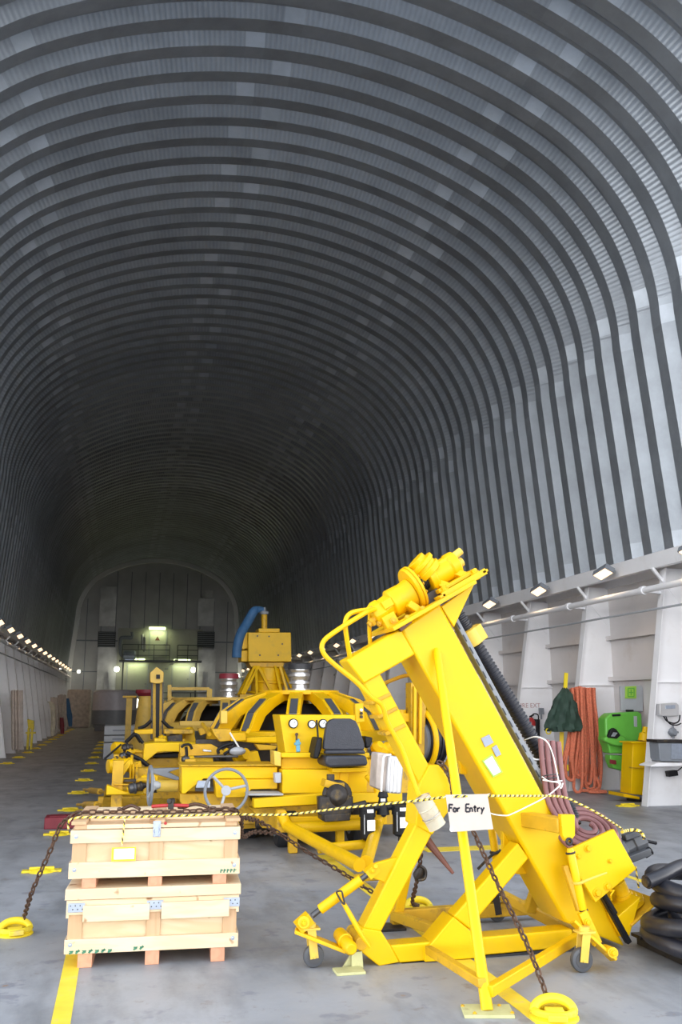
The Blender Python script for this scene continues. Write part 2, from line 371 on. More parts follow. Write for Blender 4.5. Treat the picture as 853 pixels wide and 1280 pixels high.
def frame_mesh(side):
    f = MB(); ib = 5.89; it = 6.56
    f.prism([(side*ib, 0, 0), (side*7.0, 0, 0), (side*7.0, 0, 3.93), (side*it, 0, 3.93)], (0, .02, 0))
    a = V((side*(ib-.008), .01, 0)); b = V((side*(it-.008), .01, 3.93)); f.bar(a, b, .016, .17)
    for z in (.62, 1.99): x = ib+(it-ib)*z/3.93; f.box2((side*x, -.05, z-.008), (side*6.99, 0, z+.008))
    f.bar((side*6.33, .01, 3.93), (side*6.95, .01, 3.2), .05, .05)
    return f
fr = {}
for side, ys in ((1, FRAME_R), (-1, FRAME_L)):
    proto = None
    for y in ys:
        if proto is None:
            o = obj('trim_%d' % tn, frame_mesh(side), 'white', loc=(0, 0, 0), smooth=False); proto = o
        else: o = proto.copy(); COL.objects.link(o); o.name = 'trim_%d' % tn
        o.location = (0, y, 0); o['kind'] = 'structure'; tn += 1
# end wall
ew = MB(); bot = [V((7.0, 0, 0)), V((7.0, 0, 4.1))]
pts = bot+[V((p.x, 0, p.z)) for p in SEC]+[V((-7.0, 0, 4.1)), V((-7.0, 0, 0))]
ew.prism([p+V((0, 69.9, 0)) for p in pts], (0, .2, 0))
ctr = V((0, 0, 6))
M['endwall'] = mat('grey_end_wall_sheet', (.52, .52, .53), .5, .0, var=.12, vscale=.8, dirt=(.50, .50, .50), dscale=1.2, damt=.4)
M['endpanel'] = mat('cream_bulkhead_paint', (.46, .46, .40), .5, var=.08, vscale=1.0, dirt=(.30, .27, .2), dscale=2, damt=.4)
structure('wall_back', ew, 'endwall', smooth=False)
rim = MB(); outer = [V((6.35, 69.55, 0)), V((6.35, 69.55, 4.1))]+[V((p.x-.02*(1 if p.x > 0 else -1), 69.55, p.z-.02)) for p in SEC[0:]]+[V((-6.35, 69.55, 4.1)), V((-6.35, 69.55, 0))]
inner = []
for p in outer:
    d = (ctr-V((p.x, 0, p.z))); d.normalize(); inner.append(p+d*.32)
n = len(outer); vs = outer+inner+[p+V((0, .35, 0)) for p in inner]; fs = []
for i in range(n-1): fs += [(i, i+1, n+i+1, n+i), (n+i, n+i+1, 2*n+i+1, 2*n+i)]
rim.add(vs, fs); M['rim'] = mat('pale_rim_paint', (.82, .82, .82), .5); structure('trim_%d' % tn, rim, 'rim'); tn += 1
# sheet panel joints and taller doors of the end wall
pj = MB()
for x in [-5.2+1.04*i for i in range(11)]: pj.box2((x-.03, 69.84, 0), (x+.03, 69.91, 11.4 if abs(x) < 4 else 9.3))
pj.box2((-6.0, 69.83, 6.15), (6.0, 69.91, 6.25)); pj.box2((-6.1, 69.83, 3.9), (-2.7, 69.91, 3.98)); pj.box2((2.7, 69.83, 3.9), (6.1, 69.91, 3.98))
structure('trim_%d' % tn, pj, 'midgrey', smooth=False); tn += 1
# painted floor lines
for (xa, ya, xb, yb, wd) in ((-2.74, 1.0, -2.74, 6.9, .10), (-.25, 1.0, -.25, 10.4, .12), (2.36, 1.0, 2.36, 13.0, .07), (.95, 10.45, 2.15, 10.45, .30)):
    l = MB(); l.bar((xa, ya, .0015), (xb, yb, .0015), wd, .003, (0, 0, 1)); structure('trim_%d' % tn, l, 'line', smooth=False); tn += 1
# ---------------------------------------------------------------- light
w = bpy.data.worlds.new('overcast'); S.world = w; w.use_nodes = True
bg = w.node_tree.nodes['Background']; bg.inputs[1].default_value = SKY
_n = w.node_tree.nodes; _l = w.node_tree.links
tcw = _n.new('ShaderNodeTexCoord'); spw = _n.new('ShaderNodeSeparateXYZ'); _l.new(tcw.outputs['Generated'], spw.inputs[0])
rmp = _n.new('ShaderNodeValToRGB'); _l.new(spw.outputs[2], rmp.inputs[0]); e_ = rmp.color_ramp.elements     # dark sea below the horizon, bright overcast above
e_[0].position = 0.0; e_[0].color = (.07, .085, .10, 1); e_[1].position = .02; e_[1].color = (3.6, 3.6, 3.6, 1)
k_ = e_.new(.14); k_.color = (2.3, 2.3, 2.33, 1)
k_ = e_.new(.34); k_.color = (1.0, 1.03, 1.08, 1)
k_ = e_.new(1.0); k_.color = (.48, .55, .66, 1)
_l.new(rmp.outputs[0], bg.inputs[0])
# ================================================================ FOREGROUND LIFTING FRAME
lf = thing('lifting_frame', (-.1, 6.3, 0), 'tall yellow steel lifting frame with a leaning box beam, on casters beside the crates', 'lifting frame')
YF = 6.06; YB = 6.06
def plate(name, pts, Y, t, m='yellow_clean', parent=None, bev=.006, label=None):
    return obj(name, MB().px(pts, Y, t), m, parent or lf, bev, label=label)
beam_o = plate('main_beam', [(501, 786), (550, 753.5), (783, 1184), (707, 1153)], YB+.02, .42, 'yellow_clean', bev=.02)
plate('paper_label', [(606, 994), (613, 992), (613, 992.5), (606, 994.5)], YB+.01, .012, 'whitetape', beam_o, 0)
plate('paper_label', [(603, 951), (616, 942), (629, 965), (617, 972)], YB+.010, .012, 'lime', beam_o, 0, 'green edged card label')
plate('paper_label', [(605.5, 952), (615.5, 945), (626.5, 964.5), (617.5, 969.5)], YB+.006, .006, 'whitetape', beam_o, 0)
plate('data_plate', [(602, 923), (612, 918), (617.5, 928), (607, 934)], YB+.008, .012, 'plate', beam_o, 0)
plate('data_plate', [(615.5, 935), (621, 931), (627, 943), (621, 946)], YB+.008, .012, 'plate', beam_o, 0)
# rail with slots running up the right hand side of the beam
rl = MB(); a0, a1 = at(562, 764, 6.2), at(752, 1118, 6.2); rl.bar(a0, a1, .035, .09)
rail = obj('rail', rl, 'midgrey', lf, .004)
for i in range(22):
    s_ = MB(); p = a0.lerp(a1, (i+1)/23); q = a0.lerp(a1, (i+1.55)/23); s_.bar(p+V((-.012, -.046, 0)), q+V((-.012, -.046, 0)), .007, .01); obj('slot', s_, 'dark', rail, 0)
plate('head_plate', [(491, 784), (595, 724), (597, 729), (493, 789)], YB-.10, .66, 'yellow', bev=.004)
plate('head_gusset', [(552, 758), (594, 729), (568, 784)], YB+.02, .03, 'yellow_clean')
plate('head_gusset', [(552, 758), (594, 729), (568, 784)], YB+.40, .03, 'yellow_clean')
plate('cross_arm', [(433, 825), (501, 785.5), (519.5, 818), (455, 855)], YB+.02, .24, bev=.012)
plate('upper_leg', [(452, 849), (474, 839), (537, 957), (545, 985), (524, 981)], YB+.04, .20, bev=.012)
for (x0, y0) in ((470, 872), (478, 890), (488, 911)):
    plate('leg_band', [(x0-6, y0+5), (x0+18, y0-7), (x0+20, y0-3), (x0-4, y0+9)], YB+.03, .22, 'yellow_worn', bev=.003)
plate('knuckle_plate', [(537, 956), (549, 956), (561, 972), (568, 1005), (556, 1022), (541, 1044), (520, 1032), (524, 981)], YB+.02, .25, bev=.01)
plate('lower_leg', [(521, 1028), (542, 1040), (477, 1165), (454, 1161)], YB+.03, .16, bev=.012)
plate('base_gusset', [(454, 1160), (477, 1164), (489, 1183), (500, 1203), (474.6, 1208), (449, 1188)], YB+.01, .20, bev=.008)
plate('base_chord', [(488, 1182), (716, 1161.5), (718, 1184), (499.5, 1204)], YB+.02, .16, bev=.01)
plate('base_gusset', [(531.7, 1203), (532, 1188), (567, 1146), (603, 1175), (603, 1197.5)], YB-.005, .20, bev=.008)
plate('diagonal_brace', [(567, 1146), (648, 1053.5), (662, 1073), (597, 1149), (590, 1164)], YB+.03, .14, bev=.012)
plate('skid_strip', [(450, 1209.5), (718, 1184.5), (718, 1187), (452, 1213)], YB+.02, .18, 'dark', bev=0)
plate('beam_gusset', [(628, 1010), (630, 1071), (646, 1093), (676, 1093), (650, 1030)], YB+.26, .05)
plate('beam_gusset', [(571, 925), (594, 940), (603, 968), (577, 968)], YB+.34, .05)
# foot under the left corner
ft = MB(); ft.box2(atz(418, 1216)+V((0, -.08, 0)), atz(456, 1216)+V((0, .10, .016))); ft.px([(440, 1191), (453, 1189), (455, 1215), (425, 1216)], YB+.02, .02)
ft.px([(440, 1191), (453, 1189), (455, 1213), (440, 1214)], YB-.02, .012)
obj('foot', ft, 'palegreen', lf, .003)
# ---- left caster outrigger
def caster(c, r, top, m='yellow_pale', wdt=.045, name='caster'):
    c = V(c); top = V(top); f = MB()
    for sy in (-1, 1): f.bar(c+V((0, sy*(wdt/2+.012), -.01)), V((top.x, c.y+sy*(wdt/2+.012), top.z)), .055, .006)
    f.box(top+V((0, c.y-top.y, 0)), (.11, wdt+.05, .012)); f.cyl(top+V((0, c.y-top.y, 0)), top+V((0, c.y-top.y, .03)), .035)
    f.cyl(c+V((0, -wdt/2-.022, 0)), c+V((0, wdt/2+.022, 0)), .010, n=8)
    o = obj(name, f, m, lf, .002)
    t = MB(); t.lathe(c+V((0, -wdt/2, 0)), c+V((0, wdt/2, 0)), [(0, r*.72), (.08, r*.95), (.25, r), (.75, r), (.92, r*.95), (1, r*.72)], 24)
    obj('wheel', t, 'pumpgrey', o, 0)
    h = MB(); h.lathe(c+V((0, -wdt/2-.004, 0)), c+V((0, wdt/2+.004, 0)), [(0, r*.25), (0.02, r*.66), (.98, r*.66), (1, r*.25)], 20)
    obj('hub', h, 'darksteel', o, 0)
cl = atz(392, 1209, 0); caster((cl.x, cl.y, .068), .068, (cl.x-.02, cl.y, .235))
blade = MB(); blade.bar(at(369, 1163, 6.15), at(432, 1188, 6.08), .022, .13); obj('caster_arm', blade, 'yellow', lf, .003)
hb = MB(); hb.cyl(at(380, 1153, 6.05), at(380, 1153, 6.22), .038); hb.bar(at(372, 1160, 6.14), at(388, 1146, 6.14), .07, .10); hb.bolt(at(380, 1154, 6.05), (0, -1, 0), .016)
obj('hub_block', hb, 'yellow', lf, .006)
ro = MB(); ro.lathe(at(425, 1168, 6.2), at(440, 1187, 5.93), [(0, .045), (.3, .045), (.31, .05), (.5, .05), (.51, .042), (.93, .042), (1, .03)], 20); obj('pivot_roller', ro, 'yellow', lf, .002)
ro = MB(); ro.lathe(at(440, 1163, 6.3), at(452, 1180, 6.02), [(0, .04), (1, .04)], 16); obj('pivot_roller', ro, 'yellow_worn', lf, .004)
tb = MB(); tb.cyl(at(400, 1137, 6.1), at(452, 1099, 6.04), .032, n=18); to_ = obj('turnbuckle', tb, 'yellow', lf, .004)
tr = MB(); tr.cyl(at(390, 1145, 6.1), at(400, 1137, 6.1), .018); tr.cyl(at(452, 1099, 6.04), at(460, 1093, 6.03), .018); obj('threaded_rod', tr, 'darksteel', to_, 0)
tl = MB(); tl.bar(at(459, 1094, 6.03), at(471, 1083, 6.03), .06, .07); tl.bolt(at(466, 1088, 5.99), (0, -1, 0), .014); tl.cyl(at(470, 1083, 5.97), at(470, 1083, 6.1), .014); obj('end_lug', tl, 'yellow', to_, .006)
plate('strut_bracket', [(464, 1097), (470, 1079), (498, 1071), (505, 1075), (484, 1104)], YB+.06, .04, 'yellow')
hd = MB(); hd.tube([at(424, 1119, 6.02), at(436, 1140, 5.99), at(450, 1165, 5.96), at(463, 1184, 5.95)], .013, rf=lambda t: .011+.006*math.sin(PI*t)); obj('tommy_bar', hd, 'yellow', lf, 0)
hd = MB(); hd.tube([at(421, 1115, 6.0), at(427, 1114, 5.98), at(429, 1121, 5.98), at(431, 1130, 5.98), at(427, 1127, 5.99), at(423, 1120, 6.0)], .006, 8, 4, True); obj('wire_loop', hd, 'greasy', lf, 0)
# ---- front outrigger post
pb = V((-.49, 5.06, 0)); pt = at(546, 811, 6.06)
po = MB(); po.lathe(pb+V((0, 0, .01)), pt, [(0, .033), (.985, .027), (1, .018)], 16); obj('front_post', po, 'yellow_clean', lf, 0)
bp_ = MB(); bp_.box(pb+V((0, 0, .008)), (.27, .19, .016), Matrix.Rotation(-.25, 3, 'Z')); bpo = obj('post_base', bp_, 'palegreen', lf, .002)
for sx in (-1, 1):
    for sy in (-1, 1): bb = MB(); bb.bolt(pb+V((sx*.10-.01*sy, sy*.065+.02*-sx, .016)), (0, 0, 1), .008); obj('bolt', bb, 'yellow_worn', bpo, 0)
st = MB(); st.bar(at(536, 1187, 6.05), pb+V((-.01, .03, .14)), .05, .05, (0, 0, 1)); obj('outrigger_bar', st, 'yellow_worn', lf, .006)
st = MB(); st.bar(at(722, 1172, 5.98), pb+V((.02, .02, .10)), .05, .06, (0, 0, 1)); obj('outrigger_bar', st, 'yellow', lf, .006)
# ---- rear frame seen through the front one
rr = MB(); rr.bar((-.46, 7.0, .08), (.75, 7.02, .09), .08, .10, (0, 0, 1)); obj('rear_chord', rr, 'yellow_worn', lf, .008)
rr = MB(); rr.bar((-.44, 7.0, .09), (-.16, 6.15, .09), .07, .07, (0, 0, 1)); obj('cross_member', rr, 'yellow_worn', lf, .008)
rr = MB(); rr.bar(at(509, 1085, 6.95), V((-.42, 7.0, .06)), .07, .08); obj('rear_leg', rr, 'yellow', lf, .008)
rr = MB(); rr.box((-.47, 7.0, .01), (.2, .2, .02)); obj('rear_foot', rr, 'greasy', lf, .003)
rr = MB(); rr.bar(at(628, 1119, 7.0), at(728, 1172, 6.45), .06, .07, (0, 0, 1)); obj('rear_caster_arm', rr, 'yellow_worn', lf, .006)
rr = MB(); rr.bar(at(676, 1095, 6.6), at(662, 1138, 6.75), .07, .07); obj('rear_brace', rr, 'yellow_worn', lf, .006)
rc = atz(622, 1152, 0); caster((rc.x, rc.y, .065), .065, (rc.x-.02, rc.y, .20), 'greasy')
rr = MB(); rr.cyl(at(611, 1010, 6.7), at(622, 1082, 6.7), .030); rt_ = obj('rear_strut', rr, 'yellow', lf, .004)
rr = MB(); rr.ring(at(620, 1065, 6.7), at(622, 1082, 6.7)-at(611, 1010, 6.7), .036, .012, 16, 6); rr.tube([at(627, 1063, 6.64), at(614, 1070, 6.6), at(598, 1086, 6.55)], .010); obj('strut_clamp', rr, 'greasy', rt_, 0)
# ---- lower right: bracket arm, pivot plates, strut, caster
rr = MB(); rr.bar(at(658, 1024, 6.10), at(705, 1032, 5.74), .10, .095, (0, 0, 1)); obj('bracket_arm', rr, 'yellow_worn', lf, .008)
plate('bracket_cap', [(702, 1018.5), (719, 1018.5), (719.5, 1044), (714, 1052), (708, 1052), (703.5, 1044)], 5.70, .05, 'yellow_clean', bev=.004)
pp = plate('pivot_plate', [(716, 1060), (768, 1036.5), (796, 1086.5), (745, 1128.5), (722, 1090)], 5.90, .03, 'yellow_clean', bev=.004)
for (x, y, r) in ((735, 1060.5, .019), (723, 1070, .015), (762.6, 1076, .013), (759.8, 1107.8, .020), (747, 1116, .022)):
    b_ = MB(); b_.bolt(at(x, y, 5.90), (0, -1, 0), r, .018); obj('bolt', b_, 'yellow', pp, .001)
plate('pivot_plate', [(716, 1060), (768, 1036.5), (796, 1086.5), (745, 1128.5), (722, 1090)], 6.50, .03, 'yellow', bev=.004)
plate('pivot_block', [(728, 1066), (765, 1050), (785, 1084), (747, 1116)], 5.95, .55, 'yellow_worn', bev=.01)
wf = plate('wedge_foot', [(771, 1147), (801.5, 1121), (786, 1176)], 5.96, .42, 'yellow_clean', bev=.006)
wr = MB(); wr.bar(at(768, 1150, 6.17)+V((0, 0, .01)), at(803, 1119, 6.17)+V((0, 0, .01)), .014, .46); obj('wedge_rim', wr, 'yellow_worn', wf, .004)
c0, c1 = at(786, 1132, 6.12), at(773, 1103, 6.12)
pd = MB(); pd.lathe(c0, c1, [(0, .12), (.2, .12), (.21, .085), (.38, .085), (.39, .062), (.5, .062), (.52, .05), (1, .05)], 24); obj('pedestal', pd, 'yellow', lf, .003)
pd = MB(); pd.bar(at(752, 1117, 5.98), at(786, 1178, 5.98), .035, .05); pd.cyl(at(752, 1112, 5.93), at(770, 1142, 5.93), .016); obj('slide_rod', pd, 'black', lf, .004)
pd = MB(); pd.tube([at(763, 1114, 5.9), at(768, 1113, 5.88), at(764, 1119, 5.88), at(765, 1125, 5.9)], .006, 6, 2); obj('hook', pd, 'yellow', lf, 0)
sr = MB(); sr.lathe(at(712.5, 1060, 5.72), at(730, 1141, 5.70), [(0, .018), (.06, .026), (.94, .026), (1, .018)], 18); so = obj('adjusting_strut', sr, 'yellow_clean', lf, .002)
sr = MB(); sr.ring(at(712, 1052, 5.69), (0, 1, 0), .018, .009, 16, 8); sr.ring(at(713.5, 1066, 5.72), at(730, 1141, 5.7)-at(712, 1060, 5.72), .027, .007, 16, 6); sr.ring(at(730, 1138, 5.7), at(730, 1141, 5.7)-at(712, 1060, 5.72), .024, .006, 16, 6); obj('strut_eye', sr, 'greasy', so, 0)
sr = MB(); sr.bar(at(728, 1140, 5.68), at(747, 1180, 5.66), .06, .035); sr.bolt(at(735, 1153, 5.65), (0, -1, 0), .014); obj('strut_shoe', sr, 'yellow', so, .008)
sr = MB(); sr.ring(at(723, 1103, 5.70), at(730, 1141, 5.7)-at(712, 1060, 5.72), .030, .009, 16, 6); sr.tube([at(726, 1104, 5.67), at(740, 1098, 5.66), at(759, 1091, 5.66)], .008, 8, 2, rf=lambda t: .010-.004*t); obj('tommy_bar', sr, 'yellow_pale', so, 0)
sr = MB(); sr.bar(at(706, 1082, 5.98), at(724, 1138, 5.95), .035, .04); obj('rear_adjusting_strut', sr, 'yellow_worn', lf, .004)
cr = atz(728, 1215, 0); caster((cr.x, cr.y, .072), .072, (cr.x+.03, cr.y, .235))
sr = MB(); sr.bar(at(716, 1152, 5.72), at(768, 1200, 5.60), .018, .16); obj('caster_arm', sr, 'yellow', lf, .003)
sr = MB(); sr.cyl(at(767, 1191, 5.50), at(757, 1187, 5.72), .032); sr.bolt(at(767, 1191, 5.50), (0, -1, 0), .016); obj('pivot_roller', sr, 'yellow', lf, .003)
# ---- drive machinery on the head plate (own axes: U along the plate, W out of it, y into the picture)
h0 = at(492, 784, 6.2); U = (at(595, 724, 6.2)-h0); HL = U.length; U = U/HL; Wn = V((-U.z, 0, U.x))
def hp(u, w, y=0.0): return h0+U*(u*HL)+Wn*w+V((0, y, 0))
mt = MB(); mt.lathe(hp(-.14, .13), hp(.10, .15), [(0, .05), (.02, .085), (.25, .10), (.5, .095), (.52, .085), (1, .085)], 8); mt.lathe(hp(.06, .15), hp(.33, .15), [(0, .07), (.1, .105), (.7, .10), (1, .11)], 20)
mt.bar(hp(.02, .01), hp(.30, .01), .03, .28); mt.bar(hp(.20, .10, -.02), hp(.26, .02, -.02), .05, .24); mt.bar(hp(-.1, .06, -.06), hp(.04, .06, -.06), .09, .08); mt.bar(hp(-.03, .17, -.07), hp(.08, .17, -.07), .06, .06)
mo = obj('hydraulic_motor', mt, 'yellow', lf, .006)
for u_, w_, y_ in ((-.02, .05, -.12), (.28, .02, -.16), (.10, .02, -.16), (-.12, .19, -.05), (-.12, .08, -.05)): mb_ = MB(); mb_.bolt(hp(u_, w_, y_), (0, -1, 0), .014); obj('bolt', mb_, 'yellow_worn', mo, 0)
mk = MB(); mk.cyl(hp(-.22, .10, -.03), hp(-.12, .12, -.03), .022); mk.cyl(hp(-.19, .105, -.03), hp(-.16, .11, -.03), .034, n=6); obj('pipe_union', mk, 'yellow_worn', mo, 0)
dk = MB(); dk.lathe(hp(.335, .17), hp(.43, .17), [(0, .10), (0, .155), (.30, .165), (.31, .155), (.42, .155), (.43, .165), (.7, .165), (.72, .15), (.75, .08), (1, .08)], 36)
do = obj('coupling_disc', dk, 'yellow', lf, .002)
for i in range(12):
    db = MB(); a = 2*PI*i/12; c = hp(.425, .17)+Wn*math.cos(a)*.12+V((0, math.sin(a)*.12, 0)); db.bolt(c, U, .009); obj('bolt', db, 'yellow_worn', do, 0)
cp = MB()
for i in range(5): u_ = .44+.018*i; cp.lathe(hp(u_, .17), hp(u_+.010, .17), [(0, .075-.004*i), (1, .075-.004*i)], 20)
cp.cyl(hp(.42, .17), hp(.58, .17), .04); cp.bar(hp(.40, .05), hp(.55, .05), .08, .16); obj('coupling', cp, 'greasy', lf, .002)
gb = MB(); gb.lathe(hp(.53, .17), hp(.90, .17), [(0, .05), (.02, .10), (.2, .11), (.25, .09), (.7, .09), (.75, .10), (.98, .10), (1, .06)], 20)
gb.bar(hp(.52, .065, 0), hp(.98, .065, 0), .03, .30); gb.bar(hp(.60, .12, -.04), hp(.66, .05, -.10), .05, .06); gb.bar(hp(.82, .12, -.04), hp(.88, .05, -.10), .05, .06); gb.bar(hp(.62, .2), hp(.86, .2), .10, .14)
go = obj('gearbox', gb, 'yellow', lf, .006)
gc = MB(); gc.lathe(hp(.60, .20, 0), hp(.53, .34, 0), [(0, .11), (.30, .115), (.33, .10), (.5, .10), (.53, .115), (.72, .115), (.75, .075), (1, .075)], 28); obj('gearbox_cap', gc, 'yellow', go, .003)
gc = MB(); gc.cyl(hp(.85, .22, -.02), hp(1.0, .235, -.02), .028); gc.cyl(hp(.90, .16, .04), hp(.99, .16, .04), .035); obj('shaft_stub', gc, 'yellow_pale', go, .004)
rp = MB()
for (a, b) in (((.50, .03, -.20), (1.02, .03, -.20)), ((.50, .03, .18), (1.02, .03, .18))): rp.bar(hp(*a), hp(*b), .045, .02)
for u_ in (.50, 1.01): rp.bar(hp(u_, .03, -.21), hp(u_, .03, .19), .02, .045, U)
obj('mounting_rail', rp, 'yellow', lf, .003)
for u_, y_ in ((.57, -.16), (.93, -.16), (.57, .14), (.93, .14)):
    b_ = MB(); b_.cyl(hp(u_, .0, y_), hp(u_, .085, y_), .02, n=6); b_.cyl(hp(u_, .035, y_), hp(u_, .06, y_), .034, n=12); obj('mounting_bolt', b_, 'yellow', lf, .002)
sk = MB(); sk.bar(hp(.56, .02, -.14), hp(.95, .02, -.14), .03, .10); obj('shade_strip', sk, 'black', lf, 0)  # black strip standing in for the shade under the gearbox
lk = MB(); lk.bar(hp(-.02, -.02, -.1), hp(.12, .0, -.1), .05, .10); obj('rusty_packer', lk, 'rustbrown', lf, .003)
# ---- bent pipes
def pxt(pts, r, name, m='yellow', parent=lf, k=5, **kw):
    b = MB(); b.tube([at(*p) for p in pts], r, 10, k, **kw); return obj(name, b, m, parent, 0)
pxt([(474, 761, 6.15), (462, 762, 6.12), (440, 766, 6.06), (432, 777, 6.03), (434, 800, 6.05), (438, 824, 6.10)], .017, 'guard_pipe')
pxt([(474, 761, 6.15), (464, 763, 6.1), (452, 769, 6.03), (420, 789, 5.98), (404, 803, 5.98), (405, 817, 5.98), (420, 832, 5.98), (445, 852, 5.98), (465, 872, 5.99), (478, 882, 6.0), (486, 906, 6.02), (502, 935, 6.03), (513, 965, 6.02), (524, 995, 5.99)], .017, 'guard_pipe')
pxt([(463, 762, 6.2), (462, 785, 6.25), (463, 805, 6.28)], .015, 'guard_pipe')
pxt([(476, 856, 6.5), (505, 845, 6.5), (519, 846, 6.5), (527, 855, 6.5)], .014, 'guard_pipe', 'yellow_worn')

# ================================================================ THINGS HUNG ON THE FRAME
def tube_thing(name, pts, r, m, label, cat, group=None, k=6, n=12, **kw):
    b = MB(); b.tube([V(p) if not isinstance(p, tuple) or len(p) == 3 and not PXF else at(*p) for p in pts], r, n, k, **kw)
    o = obj(name, b, m, None, 0); return tag(o, label, cat, group)
PXF = True
# corrugated hose down the back of the beam
def corrugated(pts, r, pitch, name, m, label, cat, closed=False):
    P = catmull([V(p) for p in pts], 24); L_ = [0]
    for i in range(1, len(P)): L_.append(L_[-1]+(P[i]-P[i-1]).length)
    tot = L_[-1]; nst = int(tot/pitch)*4; Q = []; j = 0
    for i in range(nst+1):
        d = tot*i/nst
        while j < len(P)-2 and L_[j+1] < d: j += 1
        Q.append(P[j].lerp(P[j+1], (d-L_[j])/max(1e-9, L_[j+1]-L_[j])))
    b = MB(); b.tube(Q, r, 14, 0, rf=lambda t: r*(1.0 if int(round(t*nst)) % 4 < 2 else .86)); o = obj(name, b, m, None, 0); return tag(o, label, cat)
ch = corrugated([at(571, 766, 6.30), at(580, 781, 6.30), at(596, 808, 6.32), at(640, 880, 6.34), at(672, 935, 6.34), at(684, 960, 6.33)], .056, .028, 'corrugated_hose', 'hoseblack', 'thick black corrugated hose running down the back of the leaning yellow beam', 'hose')
yc = MB(); ca, cb = at(583, 787, 6.30), at(594, 806, 6.31); yc.lathe(ca, cb, [(0, .062), (.05, .082), (.95, .082), (1, .062)], 20); yc.bar(ca.lerp(cb, .05)+V((.05, -.03, .03)), ca.lerp(cb, .95)+V((.05, -.03, .03)), .075, .08); obj('hose_clamp', yc, 'yellow_pale', ch, .004)
corrugated([at(667, 925, 6.42), at(684, 968, 6.40), at(700, 990, 6.32), at(716, 1012, 6.25), at(722, 1030, 6.2)], .030, .018, 'corrugated_hose', 'hoseblack', 'thinner black ribbed hose tucked behind the brown hose bundle', 'hose')
# brown hose bundle and flat coil
cc = at(736, 1034, 6.12)
for i in range(4):
    x0 = 676+7.5*i; b = MB(); P = [at(x0, 924+1.2*i, 6.20), at(x0+2, 950, 6.16), at(x0+5, 975, 6.12), at(x0+10, 1002, 6.08), at(x0+22, 1025+3*i, 6.02)]
    P += [at(x0+20-2*i, 1030+2.5*i, 6.10), at(x0+26-3*i, 1040+2*i, 6.10)]
    b.tube(P, .0195, 10, 5); o = obj('brown_hose', b, 'hosepink', None, 0)
    tag(o, 'brown-pink rubber hose bundled beside the leaning beam and coiled over the pivot plate', 'hose', 'brown-pink hoses strapped to the leaning beam')
CU = V((1, .05, 0)); CWv = V((0, .84, .54))
def spiral(c, r0, r1, a0, turns, nm, lab):
    b = MB(); n = int(turns*14); b.tube([c+(CU*math.cos(a0+2*PI*turns*k/n)+CWv*math.sin(a0+2*PI*turns*k/n))*(r0+(r1-r0)*k/n) for k in range(n+1)], .0195, 10, 3); o = obj(nm, b, 'hosepink', None, 0); tag(o, lab, 'hose', 'hose loops coiled on the pivot plate')
spiral(cc+V((0, .02, 0)), .225, .05, PI, 3.6, 'coiled_hose', 'brown-pink hose wound in a flat spiral on top of the pivot plate')
spiral(cc+V((-.02, -.01, -.045)), .215, .235, PI*.8, 1.0, 'coiled_hose', 'brown-pink hose loop lying lowest under the spiral on the pivot plate')
# white straps
b = MB(); b.tube([at(656, 925, 6.28), at(670, 921, 6.1), at(684, 927, 6.04), at(692, 945, 6.0), at(697, 968, 6.0), at(701, 985, 6.0), at(704, 979, 6.02)], .0045, 8, 6); tag(obj('white_cord', b, 'whitetape', None, 0), 'white cord looped over the top of the brown hoses beside the ribbed hose', 'cord')
b = MB(); b.tube([at(679, 975, 6.05), at(690, 977, 6.0), at(701, 979, 6.0), at(698, 984, 5.98), at(683, 996, 5.95), at(660, 1008, 5.98), at(640, 1017.5, 6.03), at(632, 1019.5, 6.04), at(618, 1018, 6.05), at(610, 1015, 6.10)], .0045, 8, 4); b.tube([at(678, 971, 6.1), at(688, 977, 6.02), at(703, 976, 6.05)], .0045, 8, 4); tag(obj('white_cord', b, 'whitetape', None, 0), 'white cord tied round the brown hoses and pulled down across the yellow beam', 'cord')
b = MB(); b.tube([at(663, 944, 6.22), at(668, 949, 6.2), at(680, 949, 6.2), at(685, 945, 6.2)], .006, 8, 4); tag(obj('white_cord', b, 'whitetape', None, 0), 'short white tie round the black ribbed hose', 'cord')
for i, yy in enumerate((970, 974)):
    b = MB(); b.ring(at(688, yy, 6.12), at(695, 1000, 6.08)-at(685, 950, 6.15), .062, .004, 20, 6); tag(obj('wire_tie', b, 'darksteel', None, 0), ['upper', 'lower'][i]+' thin dark wire tie round the brown hose bundle', 'wire tie')
# dark hydraulic motor sticking out behind the pivot plate
dm = thing('hydraulic_pump', at(790, 1060, 6.35), 'dark grey hydraulic pump sticking out behind the square yellow pivot plate', 'pump')
b = MB(); b.lathe(at(768, 1066, 6.35), at(803, 1050, 6.35), [(0, .10), (.3, .10), (.32, .075), (.6, .075), (.62, .09), (1, .085)], 8); b.bar(at(786, 1074, 6.25), at(812, 1064, 6.25), .05, .06); b.bar(at(780, 1047, 6.3), at(798, 1041, 6.3), .04, .06); obj('pump_body', b, 'pumpgrey', dm, .006)
b = MB(); b.cyl(at(803, 1050, 6.3), at(821, 1054, 6.3), .012); b.cyl(at(806, 1068, 6.25), at(814, 1063, 6.25), .03); obj('shaft', b, 'black', dm, .002)
# cream can tied to the leg
cn = thing('paint_can', at(536, 1015, 5.93), 'grimy cream can tied to the knee of the yellow frame beside the card sign', 'can')
ca, cb = at(527, 998, 5.93), at(547, 1033, 5.93)
b = MB(); b.lathe(ca, cb, [(0, .055), (.01, .062), (.05, .060), (.33, .060), (.35, .063), (.37, .060), (.66, .060), (.68, .063), (.7, .060), (.96, .060), (1, .063)], 28); obj('can_body', b, 'can', cn, 0)
b = MB(); b.ring(ca, cb-ca, .060, .005, 28, 6); b.ring(ca.lerp(cb, .62), cb-ca, .064, .003, 28, 6); obj('wire_band', b, 'steel', cn, 0)
